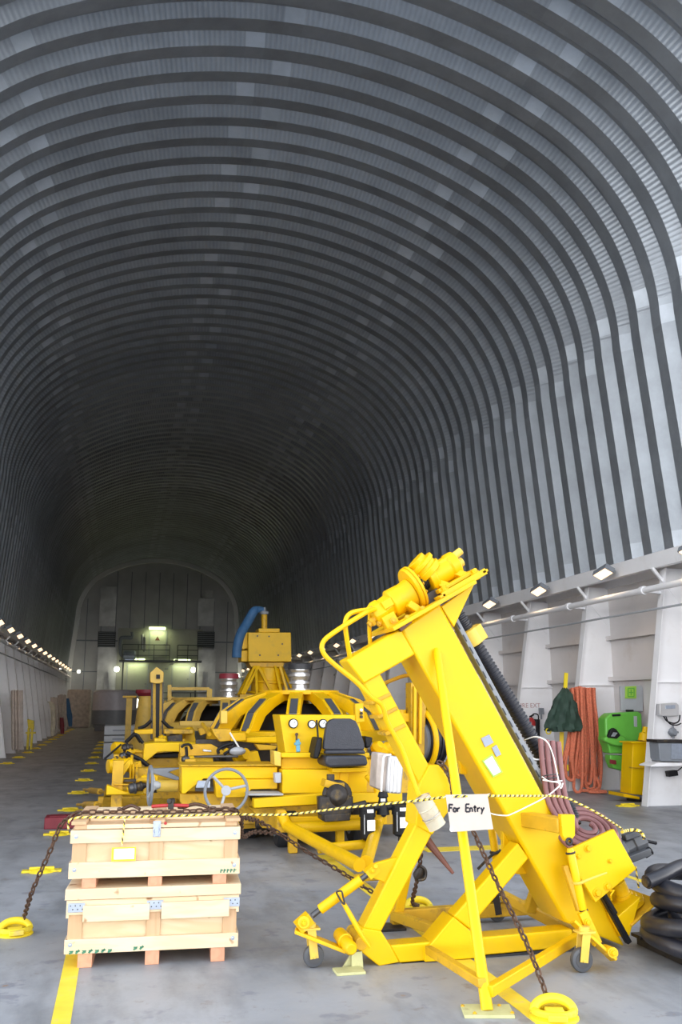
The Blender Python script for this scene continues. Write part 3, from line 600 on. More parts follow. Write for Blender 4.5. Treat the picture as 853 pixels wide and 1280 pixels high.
# rusty spike
b = MB(); b.lathe(at(532, 1048, 6.20), at(567, 1092, 6.10), [(0, .032), (.1, .030), (1, .010)], 10); tag(obj('marlin_spike', b, 'rustbrown', None, .002), 'rust-red tapered steel spike hanging below the knee of the yellow frame', 'spike')
b = MB()
def chain(pts, name, label, L=.062, W=.042, r=.0068, m='rust', k=20, group=None, sag=None):
    P = catmull([V(p) for p in pts], k); D = [0]
    for i in range(1, len(P)): D.append(D[-1]+(P[i]-P[i-1]).length)
    st = (L-2*r)*.96; nl = max(2, int(D[-1]/st)); b = MB(); j = 0
    for i in range(nl):
        d = (i+.5)*st
        while j < len(P)-2 and D[j+1] < d: j += 1
        c = P[j].lerp(P[j+1], min(1, (d-D[j])/max(1e-9, D[j+1]-D[j]))); t = (P[j+1]-P[j]).normalized()
        u = t.cross(V((.3, 1, .2))).normalized(); w = t.cross(u); a = PI/4*(1 if i % 2 else -1)+random.uniform(-.2, .2); x = u*math.cos(a)+w*math.sin(a)
        ln = []
        for q in range(12):
            th = 2*PI*q/12; cx = math.cos(th)*(W/2-r); sy = math.sin(th)*(W/2-r)+(L-W)/2*(1 if math.sin(th) > .01 else -1 if math.sin(th) < -.01 else 0); ln.append(c+x*cx+t*sy)
        b.tube(ln, r, 6, 0, True)
    o = obj(name, b, m, None, 0); return tag(o, label, 'chain', group)
chain([at(547, 953, 6.04), at(553, 955, 6.02), at(560, 966, 6.02), at(565, 980, 6.02), at(567, 995, 6.02), at(573, 1012, 6.02), at(585, 1030, 6.0), at(592, 1039, 5.95)], 'chain', 'rusty chain draped over the knee of the yellow frame behind the sign')
chain([at(592, 1039, 5.95), at(620, 1100, 5.62), at(660, 1182, 5.20), V((-.185, 4.93, .07))], 'chain', 'rusty chain running from behind the card sign to the yellow ring at the bottom edge')
chain([at(527, 1068, 6.45), at(524, 1085, 6.55), at(520, 1108, 6.8), at(516, 1128, 7.1), V((-.10, 7.43, .05))], 'chain', 'rusty chain hanging behind the front leg down to a deck ring', k=20)
b = MB(); b.lathe(at(527, 1084, 6.5), at(521, 1100, 6.55), [(0, .015), (.3, .035), (.7, .04), (1, .015)], 10); b.tube([at(525, 1082, 6.5), at(532, 1088, 6.5), at(531, 1098, 6.5), at(523, 1100, 6.5)], .012, 8, 4); tag(obj('chain_hook', b, 'greasy', None, 0), 'dark chain hook on the chain hanging behind the front leg', 'hook')
b = MB(); b.tube([at(568, 958, 6.02), at(556, 990, 6.02), at(545, 1020, 6.0)], .014, 8, 4)

# ================================================================ FLOOR HOSE PILE AT THE RIGHT EDGE
hc = V((1.42, 5.62, 0)); 
for i, (R_, z_, dx, dy) in enumerate(((.50, .24, 0, 0), (.42, .35, .03, .06), (.55, .13, .06, .02), (.46, .46, .08, .12), (.36, .25, .05, .0))):
    b = MB(); b.tube([hc+V((dx+math.cos(a)*R_, dy+math.sin(a)*R_*.85, z_+.03*math.sin(a*2+i))) for a in [2*PI*j/14 for j in range(14)]], .055, 14, 4, True)
    tag(obj('hose_coil', b, 'hoseblack', None, 0), ['thick black hose coil in the pile on the pallet, second from the bottom', 'thick black hose coil in the pile on the pallet, middle loop', 'thick black hose coil lying lowest on the pallet', 'thick black hose coil on top of the pile on the pallet', 'small inner thick black hose loop in the pile on the pallet'][i], 'hose', 'black hose coils on the pallet')
he = MB(); hp0 = atz(806, 1133, .50); he.tube([V((.90, 5.68, .50)), V((1.05, 5.72, .53)), V((1.3, 5.85, .56)), V((1.6, 5.9, .55)), V((1.9, 5.7, .5))], .045, 14, 6)
heo = tag(obj('hose_end', he, 'hoseblack', None, 0), 'cut open end of a black hose resting on top of the hose pile', 'hose')
hq = MB(); hq.lathe(V((.905, 5.681, .50)), V((.885, 5.676, .498)), [(0, .030), (1, .030)], 14); obj('hose_core', hq, 'greasy', heo, 0)
pl = thing('pallet', (1.42, 5.62, 0), 'low grey pallet under the black hose pile at the right edge', 'pallet')
for i in range(7):
    b = MB(); b.box((1.60, 5.10+.17*i, .062), (1.1, .12, .022)); obj('deck_board', b, 'greasy', pl, .003)
for i in range(3):
    b = MB(); b.box((1.12+.48*i, 5.6, .026), (.09, 1.1, .05)); obj('bearer', b, 'greasy', pl, .003)
# ================================================================ CRATES
CA = math.radians(-3.6); cu = V((math.cos(CA), math.sin(CA), 0)); cv = V((-math.sin(CA), math.cos(CA), 0))
C0 = at(80, 1192, 6.47); C0 = V((C0.x, C0.y, 0)); C1 = at(297.5, 1180, 6.40); CW = (V((C1.x, C1.y, 0))-C0).dot(cu); CD = .95
CR = Matrix((( cu.x, cv.x, 0), (cu.y, cv.y, 0), (0, 0, 1)))
def zz(py): return at(190, py, 6.44).z
def make_crate(base, zs, lid_style, name, label):
    t = thing(name, C0+cu*CW/2+cv*CD/2+V((0, 0, base)), label, 'crate')
    def bx(u0, u1, v0, v1, z0, z1, nm, m, bev=.003, par=None):
        c = C0+cu*(u0+u1)/2+cv*(v0+v1)/2+V((0, 0, (z0+z1)/2)); b = MB(); b.box(c, (abs(u1-u0), abs(v1-v0), abs(z1-z0)), CR); return obj(nm, b, m, par or t, bev)
    zb, zf, zbt, zut, zl, zlt = zs     # skid bottom, body bottom, bottom board top, upper board bottom, lid bottom, lid top
    for u in (.085, CW/2-.045, CW-.175):
        bx(u, u+.09, .004, CD-.004, zb, zf, 'skid', 'endgrain')
    bx(.03, CW-.03, .03, CD-.03, zf+.004, zl-.002, 'box_panel', 'ply')
    for u in (.012, CW/2-.045, CW-.102): bx(u, u+.09, .012, .032, zf+.01, zl-.004, 'upright_batten', 'pinev'); bx(u, u+.09, CD-.032, CD-.012, zf+.01, zl-.004, 'upright_batten', 'pinev')
    bx(0, CW, -.004, .018, zf, zbt, 'bottom_board', 'pine'); bx(0, CW, CD-.018, CD+.004, zf, zbt, 'bottom_board', 'pine')
    for u in (-.002, CW-.018): bx(u, u+.02, .0, CD, zf, zbt, 'side_board', 'pine'); bx(u, u+.02, .0, CD, zut, zl-.005, 'side_board', 'pine')
    bx(0, CW, CD-.018, CD+.004, zut, zl-.004, 'top_board', 'pine')
    if lid_style == 0:
        bx(0, CW, -.004, .018, zut, zl-.004, 'top_board', 'pine')
    else:
        bx(0, CW, -.002, .014, zut+.02, zl-.004, 'top_board', 'pine')
        bx(.105, .105+.42, -.03, -.004, zut-.02, zl-.035, 'face_board', 'pine'); bx(.60, .60+.44, -.03, -.004, zut-.02, zl-.03, 'face_board', 'pine')
        for u in (.01, CW/2-.045, CW-.10):
            h = bx(u, u+.105, -.012, -.004, zl-.075, zl-.02, 'hinge', 'zinc', .001)
            for k in range(6): b = MB(); p = C0+cu*(u+.015+.015*k)+cv*(-.012)+V((0, 0, zl-.035-.022*(k % 2))); b.cyl(p, p-cv*.002, .004, n=8); obj('hinge_screw', b, 'greasy', h, 0)
    # lid
    if lid_style == 0:
        lid = bx(.02, CW-.02, .012, CD-.012, zl, zlt-.022, 'lid', 'pinev')
        for u in (0.0, CW/2-.045, CW-.095): bx(u, u+.095, .0, CD, zlt-.022, zlt, 'lid_batten', 'pinev', .003, lid)
        for v0, v1 in ((.20, .36), (.70, .86)): bx(.10, CW/2-.05, v0, v1, zlt-.022, zlt-.001, 'lid_board', 'pine', .003, lid); bx(CW/2+.05, CW-.10, v0, v1, zlt-.022, zlt-.001, 'lid_board', 'pine', .003, lid)
        bx(.10, CW-.10, .0, .02, zl+.002, zlt-.024, 'lid_edge', 'pine', .003, lid)
    else:
        lid = bx(-.012, CW+.012, -.02, CD+.02, zl, zlt, 'lid', 'pine', .004)
    for u in (.035, CW-.035):
        for z in (zf+.055, (zut+zl)/2): b = MB(); b.bolt(C0+cu*u+cv*(-.004)+V((0, 0, z)), -cv, .009, .004); obj('bolt', b, 'zinc', t, 0)
    return t, bx
lo = (0.0, zz(1188), zz(1170), zz(1144), zz(1121), zz(1107.5))
lower, lb = make_crate(0, lo, 1, 'wooden_crate', 'lower of the two stacked pale pine crates, with three zinc hinges')
ub = lo[5]
up_z = (ub, zz(1095.5), zz(1075.5), zz(1052), zz(1035), zz(1025))
upper, ubx = make_crate(ub, up_z, 0, 'wooden_crate', 'upper pale pine crate with a central latch, stacked on the lower crate')
# latch on the upper crate
zc = up_z[4]; lt = ubx(CW/2-.025, CW/2+.025, -.010, -.004, zc-.055, zc+.045, 'latch', 'zinc', .001)
b = MB(); p = C0+cu*(CW/2)+cv*(-.012)+V((0, 0, zc-.02)); b.ring(p, cv, .022, .005, 16, 6); b.bar(p+V((0, 0, -.03)), p+V((0, 0, .05)), .022, .012, tuple(cv)); obj('latch_hasp', b, 'zinc', lt, 0)
b = MB(); b.cyl(p+cu*.055+V((0, 0, .05)), p+cu*.055+V((0, 0, .05))-cv*.006, .010, n=12); obj('red_dot', b, 'red', upper, 0)
# smudged green stencil marks
for (u0, n_, z0, par) in ((.02, 7, lo[1]+.012, lower), (.42, 2, lo[1]+.02, lower)):
    b = MB()
    for k in range(n_): c = C0+cu*(u0+.024+.040*k)+cv*(-.0055)+V((0, 0, z0)); b.bar(c-cu*.012-V((0, 0, .008)), c+cu*.010+V((0, 0, .012 if k % 2 else .002)), .012, .002, tuple(cv)); b.bar(c-cu*.012+V((0, 0, .006)), c+cu*.014+V((0, 0, .006)), .007, .002, tuple(cv))
    obj('stencil_mark', b, 'greenink', par, 0)
b = MB()
for k in range(5): c = C0+cu*(CW-.125+.022*k)+cv*(-.0055)+V((0, 0, up_z[1]+.022)); b.bar(c-V((0, 0, .012)), c+cu*.004+V((0, 0, .012)), .008, .002, tuple(cv)); b.bar(c, c+cu*.016+V((0, 0, .006)), .006, .002, tuple(cv))
obj('stencil_mark', b, 'greenink', upper, 0)
# blank tag hanging on the upper crate
tg = thing('paper_tag', C0+cu*.34+cv*-.02+V((0, 0, zz(1073))), 'blank white paper tag with yellow edge hanging on the front of the upper crate', 'tag')
zt = zz(1057); b = MB(); b.box(C0+cu*.345+cv*(-.022)+V((0, 0, zt-.045)), (.155, .003, .085), CR); obj('tag_card', b, 'line', tg, 0)
b = MB(); b.box(C0+cu*.348+cv*(-.0245)+V((0, 0, zt-.043)), (.130, .002, .065), CR); obj('tag_face', b, 'whitetape', tg, 0)
# ---------------------------------------------------------------- ropes, chains over the crate
def striped_rope(pts, r, name, label, cat='rope', k=10, per=.05):
    P = catmull([V(p) for p in pts], k); D = [0]
    for i in range(1, len(P)): D.append(D[-1]+(P[i]-P[i-1]).length)
    n = int(D[-1]/(per/6)); Q = []; j = 0
    for i in range(n+1):
        d = D[-1]*i/n
        while j < len(P)-2 and D[j+1] < d: j += 1
        Q.append(P[j].lerp(P[j+1], (d-D[j])/max(1e-9, D[j+1]-D[j])))
    b = MB(); b.tube(Q, r, 6, 0); o = obj(name, b, 'ropeyellow', None, 0); me = o.data; me.materials.append(M['ink']); me.materials.append(M['ropewhite'])
    for q, p in enumerate(me.polygons):
        if len(p.vertices) == 4:
            i, k_ = divmod(q, 6); ph = (i+k_) % 6; p.material_index = 1 if ph < 2 else (2 if ph == 4 else 0)
    return tag(o, label, cat)
M['ropeyellow'] = mat('yellow_rope', (.85, .62, .05), .7); M['ropewhite'] = mat('cream_rope', (.85, .78, .55), .7)
def ct(u, v, dz=0.0): return C0+cu*u+cv*v+V((0, 0, up_z[5]+dz))
SGY = 5.36
striped_rope([ct(-.03, .12, -.06), ct(0, .12, .008), ct(.3, .10, .010), ct(CW/2, .11, .010), ct(CW-.05, .14, .010), ct(CW+.02, .16, .005), at(360, 1018, 6.35), at(430, 1010, 6.0), at(520, 1001, 5.6), at(562, 996, SGY+.0), at(610, 995, SGY+.05), at(660, 995, 5.62), at(702, 996, 5.85), at(725, 1005, 5.92), at(750, 1018, 5.95), at(778, 1036, 6.1)], .0075, 'warning_rope', 'yellow and black twisted rope stretched from the crates past the card sign to the frame')
striped_rope([ct(.34, .10, .012), ct(.34, -.012, .004), ct(.335, -.024, -.09), ct(.33, -.026, -.15)], .005, 'tag_string', 'thin yellow and black string holding the paper tag on the crate', 'string')
for k_, P_ in enumerate(([at(778, 1040, 6.1), at(786, 1038, 6.2), at(797, 1038, 6.2), at(803, 1042, 6.2), at(806, 1049, 6.2)], [at(795, 1083, 5.95), at(797, 1098, 5.95), at(799, 1110, 5.95)])):
    striped_rope(P_, .012 if k_ == 0 else .007, 'warning_chain', ['yellow and black rope draped over the dark pump behind the pivot plate', 'loose end of yellow and black rope dangling below the pivot plate'][k_])
PADL = atz(18, 1168)
chain([PADL+V((.06, 0, .11)), at(40, 1115, 7.1), at(62, 1065, 6.95), at(76, 1032, 6.9), ct(-.03, .30, .0), ct(.03, .34, .02), ct(.25, .36, .016), ct(.6, .30, .016), ct(CW-.1, .36, .016), ct(CW-.02, .38, .014), ct(CW+.02, .38, -.03), at(330, 1030, 7.3), at(380, 1062, 7.4), at(430, 1092, 7.45), at(470, 1117, 7.5), V((-.16, 7.52, .06))], 'lashing_chain', 'long rusty lashing chain from the left deck ring over the crates and behind the frame')
chain([ct(CW-.2, .30, .03), ct(CW-.05, .3, .02), ct(CW+.03, .42, -.05), at(303, 1046, 7.4), at(318, 1040, 7.9), at(345, 1042, 8.2)], 'chain', 'slack loop of rusty chain beyond the right end of the upper crate')
for i, (u0, u1, v) in enumerate(((.30, .42, .40), (.72, .9, .42))):
    b = MB(); b.tube([ct(u0, v, .03), ct((u0+u1)/2, v+.03, .05), ct(u1, v-.02, .03)], .012, 8, 5); b.tube([ct(u0, v, .03), ct(u0-.03, v+.02, .03), ct(u0-.02, v+.05, .03)], .010, 8, 4); tag(obj('grab_hook', b, 'rust', None, 0), ['left', 'right'][i]+' rusty grab hook lying on the chain on top of the upper crate', 'hook')
bd = thing('load_binder', ct(.63, .38, .02), 'red handled load binder lying on the chain on top of the upper crate', 'load binder')
b = MB(); b.tube([ct(.50, .40, .045), ct(.63, .40, .05), ct(.76, .40, .045)], .012, 10, 3); obj('handle', b, 'red', bd, 0)
b = MB(); b.box(ct(.635, .40, .055), (.04, .05, .06), CR); b.cyl(ct(.62, .37, .08), ct(.65, .43, .08), .018); obj('ratchet', b, 'greasy', bd, .003)
# ---------------------------------------------------------------- card sign
sg = thing('card_sign', at(588, 1016, SGY), 'stained white card sign with black handwriting hanging on the rope beside the post', 'sign')
b = MB(); b.px([(557.5, 993.5), (609.5, 992.5), (617, 1036.5), (564, 1040)], SGY-.01, .004); obj('card', b, 'cardboard', sg, 0)
b = MB(); b.px([(563, 1033), (568, 1038), (564.5, 1040), (562.6, 1038)], SGY-.013, .003); obj('tape', b, 'whitetape', sg, 0)
STR = {'F': [[(0, 0), (.05, 1)], [(0, 1), (.55, .97)], [(.02, .55), (.42, .55)]], 'o': [[(.3, .55), (.08, .45), (.02, .2), (.2, .0), (.42, .08), (.48, .35), (.3, .55)]],
       'r': [[(.05, .55), (.08, 0)], [(.08, .35), (.22, .52), (.40, .52)]], 'E': [[(.02, 0), (.03, 1)], [(.03, 1), (.5, 1)], [(.03, .52), (.4, .52)], [(.02, 0), (.52, .02)]],
       'n': [[(.05, .55), (.06, 0)], [(.06, .38), (.22, .55), (.36, .45), (.38, 0)]], 't': [[(.22, .85), (.20, .1), (.32, 0)], [(.02, .58), (.42, .60)]], 'y': [[(.04, .55), (.20, .12)], [(.44, .58), (.20, .1), (.08, -.32)]]}
def scribble(text, x0, y0, dx, h, Y, m, wd):
    b = MB(); x = x0; wd *= 1.35
    for ch_ in text:
        if ch_ == ' ': x += h*.55; continue
        for stv in STR[ch_]:
            for (p, q) in zip(stv[:-1], stv[1:]):
                b.bar(at(x+p[0]*h, y0-p[1]*h, Y), at(x+q[0]*h, y0-q[1]*h, Y), wd, .0012)
        x += h*dx
    return b
obj('handwriting', scribble('For', 561.5, 1014.8, .54, 9.2, SGY-.0115, 'ink', .008), 'ink', sg, 0)
obj('handwriting', scribble('Entry', 582.5, 1014.8, .49, 9.6, SGY-.0115, 'ink', .007), 'ink', sg, 0)
# ---------------------------------------------------------------- deck rings and cleats
def deck_ring(c, label, rz=0.0, R_=.105, arch=True):
    t = thing('deck_ring', c, label, 'deck ring'); c = V(c)
    b = MB(); b.lathe(c, c+V((0, 0, .02)), [(0, R_*1.25), (.5, R_*1.25), (1, R_*1.05)], 28); obj('base_plate', b, 'cleat', t, .002)
    b = MB(); Rm = Matrix.Rotation(rz, 3, 'Z'); b.tube([c+Rm@V((R_*math.cos(a), R_*.55*math.sin(a)*.6+.0, .03+abs(math.sin(a))*R_*.55)) for a in [PI*j/10 for j in range(11)]], .026, 12, 3); b.tube([c+Rm@V((R_*math.cos(a), R_*.9*math.sin(a), .035)) for a in [2*PI*j/16 for j in range(16)]], .022, 10, 2, True); obj('ring', b, 'cleat', t, 0)
    b = MB(); b.box(c+Rm@V((0, -R_*.6, .035)), (.10, .16, .03), Rm); obj('cover_plate', b, 'line', t, .004)
    return t
deck_ring((-.173, 4.90, 0), 'yellow deck ring at the bottom edge holding the front chain', -.3)
deck_ring(PADL, 'yellow deck ring on the floor left of the crates holding the lashing chain', .2)
deck_ring((-.09, 7.48, 0), 'yellow deck ring behind the front leg of the lifting frame', .1)
def cleat_mesh():
    t = thing('tie_down_cleat', (-3.2, 10.061, 0), 'x', 'deck cleat', 'yellow tie-down cleats along the walkway'); c = V((-3.2, 10.061, 0))
    b = MB(); b.lathe(c, c+V((0, 0, .045)), [(0, .13), (.4, .11), (.8, .06), (1, .02)], 20); b.box(c+V((0, 0, .012)), (.38, .10, .022)); obj('dome', b, 'cleat', t, .004)
    b = MB(); b.cyl(c+V((-.12, 0, .035)), c+V((.12, 0, .035)), .016, n=8); obj('crossbar', b, 'cleat', t, 0); return t
cp_ = cleat_mesh(); n_ = 0
for i, y in enumerate([10.061, 12.75, 15.5, 18.35, 21.3, 24.2, 27.1, 30.0, 32.9, 35.8, 38.7, 41.6]):
    d = 'yellow cleat on the floor just left of the crates, %s of the row' % ORD[i] if i == 0 else 'yellow deck cleat in the row left of the machinery, %s from the camera' % ORD[i]
    if i == 0: cp_['label'] = d
    else: dup(cp_, (0, y-10.061, 0), d)
for i in range(13):
    dup(cp_, (-5.5+3.2, 27.7+2.95*i-10.061, 0), 'yellow deck cleat along the foot of the left wall, %s from the camera' % ORD[i])['group'] = 'yellow cleats at the foot of the left wall'
a = atz(785, 1008); dup(cp_, (a.x+3.2, a.y-10.061, 0), 'yellow deck cleat on the floor in front of the yellow bin at the right wall')['group'] = 'yellow cleats at the right wall'
a = atz(838, 1003)
# maroon box beyond the crates
t = thing('maroon_block', (-3.25, 13.5, 0), 'dull red flat steel block on the floor behind the crates', 'block')
b = MB(); b.box((-3.22, 13.5, .075), (.42, .35, .15)); obj('block_body', b, 'maroon', t, .01); b = MB(); b.box((-3.22, 13.5, .155), (.30, .22, .012)); obj('top_plate', b, 'maroon', t, .003)
# ================================================================ MID-GROUND: FRONT CARRIAGE WITH CONSOLE
fc = thing('control_carriage', (-.2, 11.2, 0), 'yellow wheeled carriage with gauge console, tow bar and steering wheel behind the lifting frame', 'machine')
def pl_(name, pts, Y, t, m='yellow', par=None, bev=.008, label=None): return obj(name, MB().px(pts, Y, t), m, par or fc, bev, label=label)
def sc(o, k):            # crop -> photo coordinates
    return lambda pts: [(o[0]+x/k, o[1]+y/k) for x, y in pts]
q1 = sc((100, 880), 6.56); q2 = sc((225, 880), 6.56); q3 = sc((290, 930), 6.56); q4 = sc((400, 860), 5.33); q5 = sc((150, 830), 5.687)
YC = 11.0
pl_('front_beam', q3([(180, 450), (800, 405), (1400, 400), (1400, 470), (720, 495), (200, 525), (180, 525)]), YC-.35, .16, 'yellow_clean')
pl_('side_beam', q2([(15, 510), (730, 515), (800, 515), (800, 612), (195, 612), (45, 735), (15, 735)]), YC+.10, .5, 'yellow_clean')
pl_('beam_top', q2([(5, 500), (800, 495), (800, 510), (5, 512)]), YC+.05, .62, 'yellow_worn')
pl_('lower_beam', q2([(285, 622), (800, 618), (800, 695), (585, 700), (525, 765), (300, 768)]), YC+.0, .25, 'yellow')
pl_('side_skirt', q2([(0, 735), (560, 735), (620, 853), (620, 985), (120, 985), (0, 800)]), YC+.25, .3, 'yellow_worn')
pl_('tread_plate', q2([(565, 735), (850, 735), (850, 752), (560, 752)]), YC-.3, .5, 'grey')
pl_('lower_frame', q3([(160, 530), (760, 500), (760, 600), (480, 600), (400, 700), (250, 690), (180, 560)]), YC-.1, .3, 'yellow_worn')
pl_('front_panel', q3([(478, 598), (1060, 585), (1060, 640), (478, 668)]), YC-.35, .08, 'yellow')
pl_('carriage_bed', [(300, 1010), (510, 1005), (510, 1030), (300, 1036)], YC+.5, 1.2, 'yellow_worn')
# tow A-frame
def bar3(name, a, b, r, m='yellow', par=None, k=16): x = MB(); x.cyl(at(*a), at(*b), r, n=k); return obj(name, x, m, par or fc, .004)
TA = atz(453, 1088, .12)
x = MB(); x.tube([at(352, 1018, 10.55), at(360, 1033, 10.5), TA+V((0, .1, .03))], .065, 14, 0); obj('tow_arm', x, 'yellow', fc, 0)
x = MB(); x.tube([at(476, 1012, 10.55), at(472, 1032, 10.5), TA+V((.07, .12, .05))], .065, 14, 0); obj('tow_arm', x, 'yellow', fc, 0)
x = MB(); x.ring(TA+V((.03, -.12, -.04)), (0, .15, 1), .12, .030, 24, 10); obj('tow_eye', x, 'yellow_worn', fc, 0)
bar3('cross_bar', (362, 1035, 10.5), (466, 1030, 10.5), .06); bar3('cross_bar', (398, 1061, 9.9), (470, 1054, 9.95), .05)
x = MB(); x.bar(at(351, 1012, 10.6), at(351, 1040, 10.6), .10, .14); x.bar(at(366, 1034, 10.6), at(366, 1066, 10.6), .10, .10); obj('tow_bracket', x, 'yellow_worn', fc, .01)
x = MB(); x.bar(at(474, 1008, 10.6), at(476, 1030, 10.6), .12, .16); x.bar(at(425, 1030, 10.7), at(425, 1060, 10.7), .09, .1); obj('tow_bracket', x, 'yellow', fc, .01)
# wheels
def wheel(c, r, w, par=fc):
    c = V(c); t = MB(); t.lathe(c-V((0, w/2, 0)), c+V((0, w/2, 0)), [(0, r*.6), (.03, r*.9), (.15, r), (.85, r), (.97, r*.9), (1, r*.6)], 32); o = obj('tyre', t, 'dark', par, 0)
    h = MB(); h.lathe(c-V((0, w/2+.01, 0)), c+V((0, w/2+.01, 0)), [(0, r*.15), (.01, r*.55), (.99, r*.55), (1, r*.15)], 20); obj('wheel_hub', h, 'midgrey', o, 0)
for x_, y_ in ((-.55, 11.1), (.35, 11.1), (-.9, 11.9), (-.55, 12.9), (.9, 12.9)): 
    c = V((x_, y_, .26)); t = MB(); t.lathe(c-V((.12, 0, 0)), c+V((.12, 0, 0)), [(0, .15), (.03, .24), (.15, .26), (.85, .26), (.97, .24), (1, .15)], 28); o = obj('tyre', t, 'dark', fc, 0)
    h = MB(); h.lathe(c-V((.13, 0, 0)), c+V((.13, 0, 0)), [(0, .05), (.01, .14), (.99, .14), (1, .05)], 20); obj('wheel_hub', h, 'midgrey', o, 0)
x = MB(); x.cyl((-.9, 11.1, .26), (.5, 11.1, .26), .05); x.cyl((-1.0, 12.9, .26), (1.0, 12.9, .26), .05); obj('axle', x, 'greasy', fc, 0)
# console
cs = pl_('console', [(349.5, 893.6), (445, 893.6), (449, 900), (462, 958), (458, 990.7), (352, 992), (352, 950), (357, 940)], YC+.12, .55, 'yellow_clean', bev=.01)
pl_('console_ledge', [(352, 941), (462, 941), (462, 947), (352, 947)], YC-.02, .2, 'yellow_clean', cs)
pl_('console_base', [(353, 962), (459, 962), (459, 990.5), (353, 992)], YC-.10, .4, 'yellow_clean', cs)
pl_('junction_box', q3([(350, 240), (405, 235), (405, 320), (355, 320)]), YC-.15, .12, 'grey', fc)
pl_('side_box', q3([(345, 55), (405, 70), (405, 185), (350, 175)]), YC+.0, .3, 'yellow_pale', fc)
for i, (gx, gy, r) in enumerate(((366.4, 904.3, .058), (389.5, 905.2, .050), (403.5, 904.6, .056))):
    c = at(gx, gy, YC+.12); x = MB(); x.lathe(c+V((0, .01, 0)), c-V((0, .04, 0)), [(0, r), (.9, r), (1, r*.85)], 24); g = obj('gauge', x, 'black', cs, 0)
    x = MB(); x.cyl(c-V((0, .04, 0)), c-V((0, .043, 0)), r*.80, n=24); d = obj('dial', x, 'glass', g, 0)
    x = MB(); x.bar(c-V((0, .0445, 0)), c+V((r*.4, -.0445, r*.45)), .005, .002); obj('needle', x, 'ink', g, 0)
x = MB(); x.cyl(at(371, 918, YC+.12), at(371, 918, YC+.02), .02); x.bar(at(371, 920, YC+.02), at(371, 925, YC), .02, .02); obj('lever', x, 'rust', cs, 0)
x = MB(); x.bar(at(372, 924, YC+.03), at(373, 940, YC-.02), .045, .04); x.bar(at(368, 930, YC+.0), at(376, 929, YC-.0), .03, .04); obj('valve', x, 'skyblue', cs, .005)
pl_('switch_box', q4([(235, 105), (290, 100), (300, 225), (240, 235)]), YC+.1, .12, 'yellow', cs)
for i in range(3):
    p = at(451.5, 887.5+4.2*i, YC+.10); x = MB(); x.cyl(p, p-V((0, .03, 0)), .018, n=12); obj('switch', x, ['whitetape', 'greasy', 'greasy'][i], cs, 0)
# seat (turned towards the console)
SY = 10.72
se = obj('seat_back', MB().px(q4([(75, 212), (100, 204), (205, 204), (240, 220), (262, 262), (298, 370), (300, 405), (290, 412), (35, 412), (27, 400), (35, 320), (50, 235)]), SY, .10), 'seat', fc, .03, seg=3)
obj('lumbar_roll', MB().px(q4([(40, 414), (300, 412), (308, 440), (35, 442)]), SY-.01, .12), 'seat', se, .02)
obj('seat_cushion', MB().px(q4([(40, 452), (310, 450), (322, 500), (315, 520), (60, 532), (35, 510)]), SY-.05, .55), 'seat', fc, .03, seg=3)
for px_ in (q4([(-15, 330), (20, 330), (15, 400), (-10, 475), (-45, 470)]), q4([(300, 320), (355, 330), (350, 360), (335, 400), (305, 400)])): obj('armrest', MB().px(px_, SY+.05, .35), 'black', fc, .02)
x = MB(); x.bar(at(396, 900, SY+.15), at(398, 925, SY+.1), .02, .02); obj('joystick', x, 'black', fc, .004)
x = MB(); x.bar(at(430, 960, SY+.2), at(428, 985, SY+.2), .10, .12); x.bar(at(412, 962, SY+.2), at(455, 961, SY+.2), .05, .3); obj('seat_post', x, 'yellow', fc, .008)
# coupling and pump lump below the seat
x = MB(); x.bar(at(404, 978, 10.4), at(426, 984, 10.4), .08, .2); x.bar(at(424, 978, 10.4), at(424, 1000, 10.4), .09, .18); obj('pintle_bracket', x, 'yellow_worn', fc, .006)
pm = MB(); pm.lathe(at(421, 994, 10.1), at(422, 994, 10.6), [(0, .06), (.1, .12), (.5, .12), (.55, .17), (.8, .17), (1, .1)], 20); pm.bar(at(399, 1010, 10.25), at(435, 1006, 10.25), .24, .22); pm.bar(at(402, 1021, 10.25), at(434, 1019, 10.25), .08, .3); pm.cyl(at(403, 995, 10.2), at(403, 1018, 10.2), .05); pm.cyl(at(436, 995, 10.2), at(436, 1015, 10.2), .05)
pm.cyl(at(434, 1010, 10.2), at(458, 1004, 10.2), .035); pu = obj('hydraulic_pump', pm, 'greasy', fc, .01)
pm = MB(); pm.box(at(413.5, 973, 10.35), (.08, .06, .09)); obj('valve_block', pm, 'greasy', fc, .005)
# hand wheel facing us and one edge-on
def handwheel(c, ax, R_, name='steering_wheel'):
    c = V(c); ax = V(ax).normalized(); x = MB(); x.ring(c, ax, R_, .017, 40, 10); u = ax.orthogonal().normalized(); w = ax.cross(u); o = obj(name, x, 'midgrey', fc, 0)
    for i in range(3): a = 2*PI*i/3+.55; x = MB(); x.tube([c+ax*.06, c+(u*math.cos(a)+w*math.sin(a))*R_*.5+ax*.03, c+(u*math.cos(a)+w*math.sin(a))*R_], .016, 8, 3); obj('spoke', x, 'grey', o, 0)
    x = MB(); x.lathe(c+ax*.02, c+ax*.12, [(0, .055), (.6, .05), (1, .03)], 16); obj('wheel_boss', x, 'grey', o, 0)
handwheel(at(283, 988.5, 10.55), (.05, 1, .05), .235); handwheel(at(187.7, 982, 11.3), (1, .08, 0), .22)
x = MB(); x.cyl(at(283, 988.5, 10.6), at(283, 990, 11.0), .03); obj('steering_shaft', x, 'greasy', fc, 0)
pl_('valve_plate', q2([(150, 630), (250, 630), (250, 690), (130, 690)]), YC-.0, .08, 'zinc')
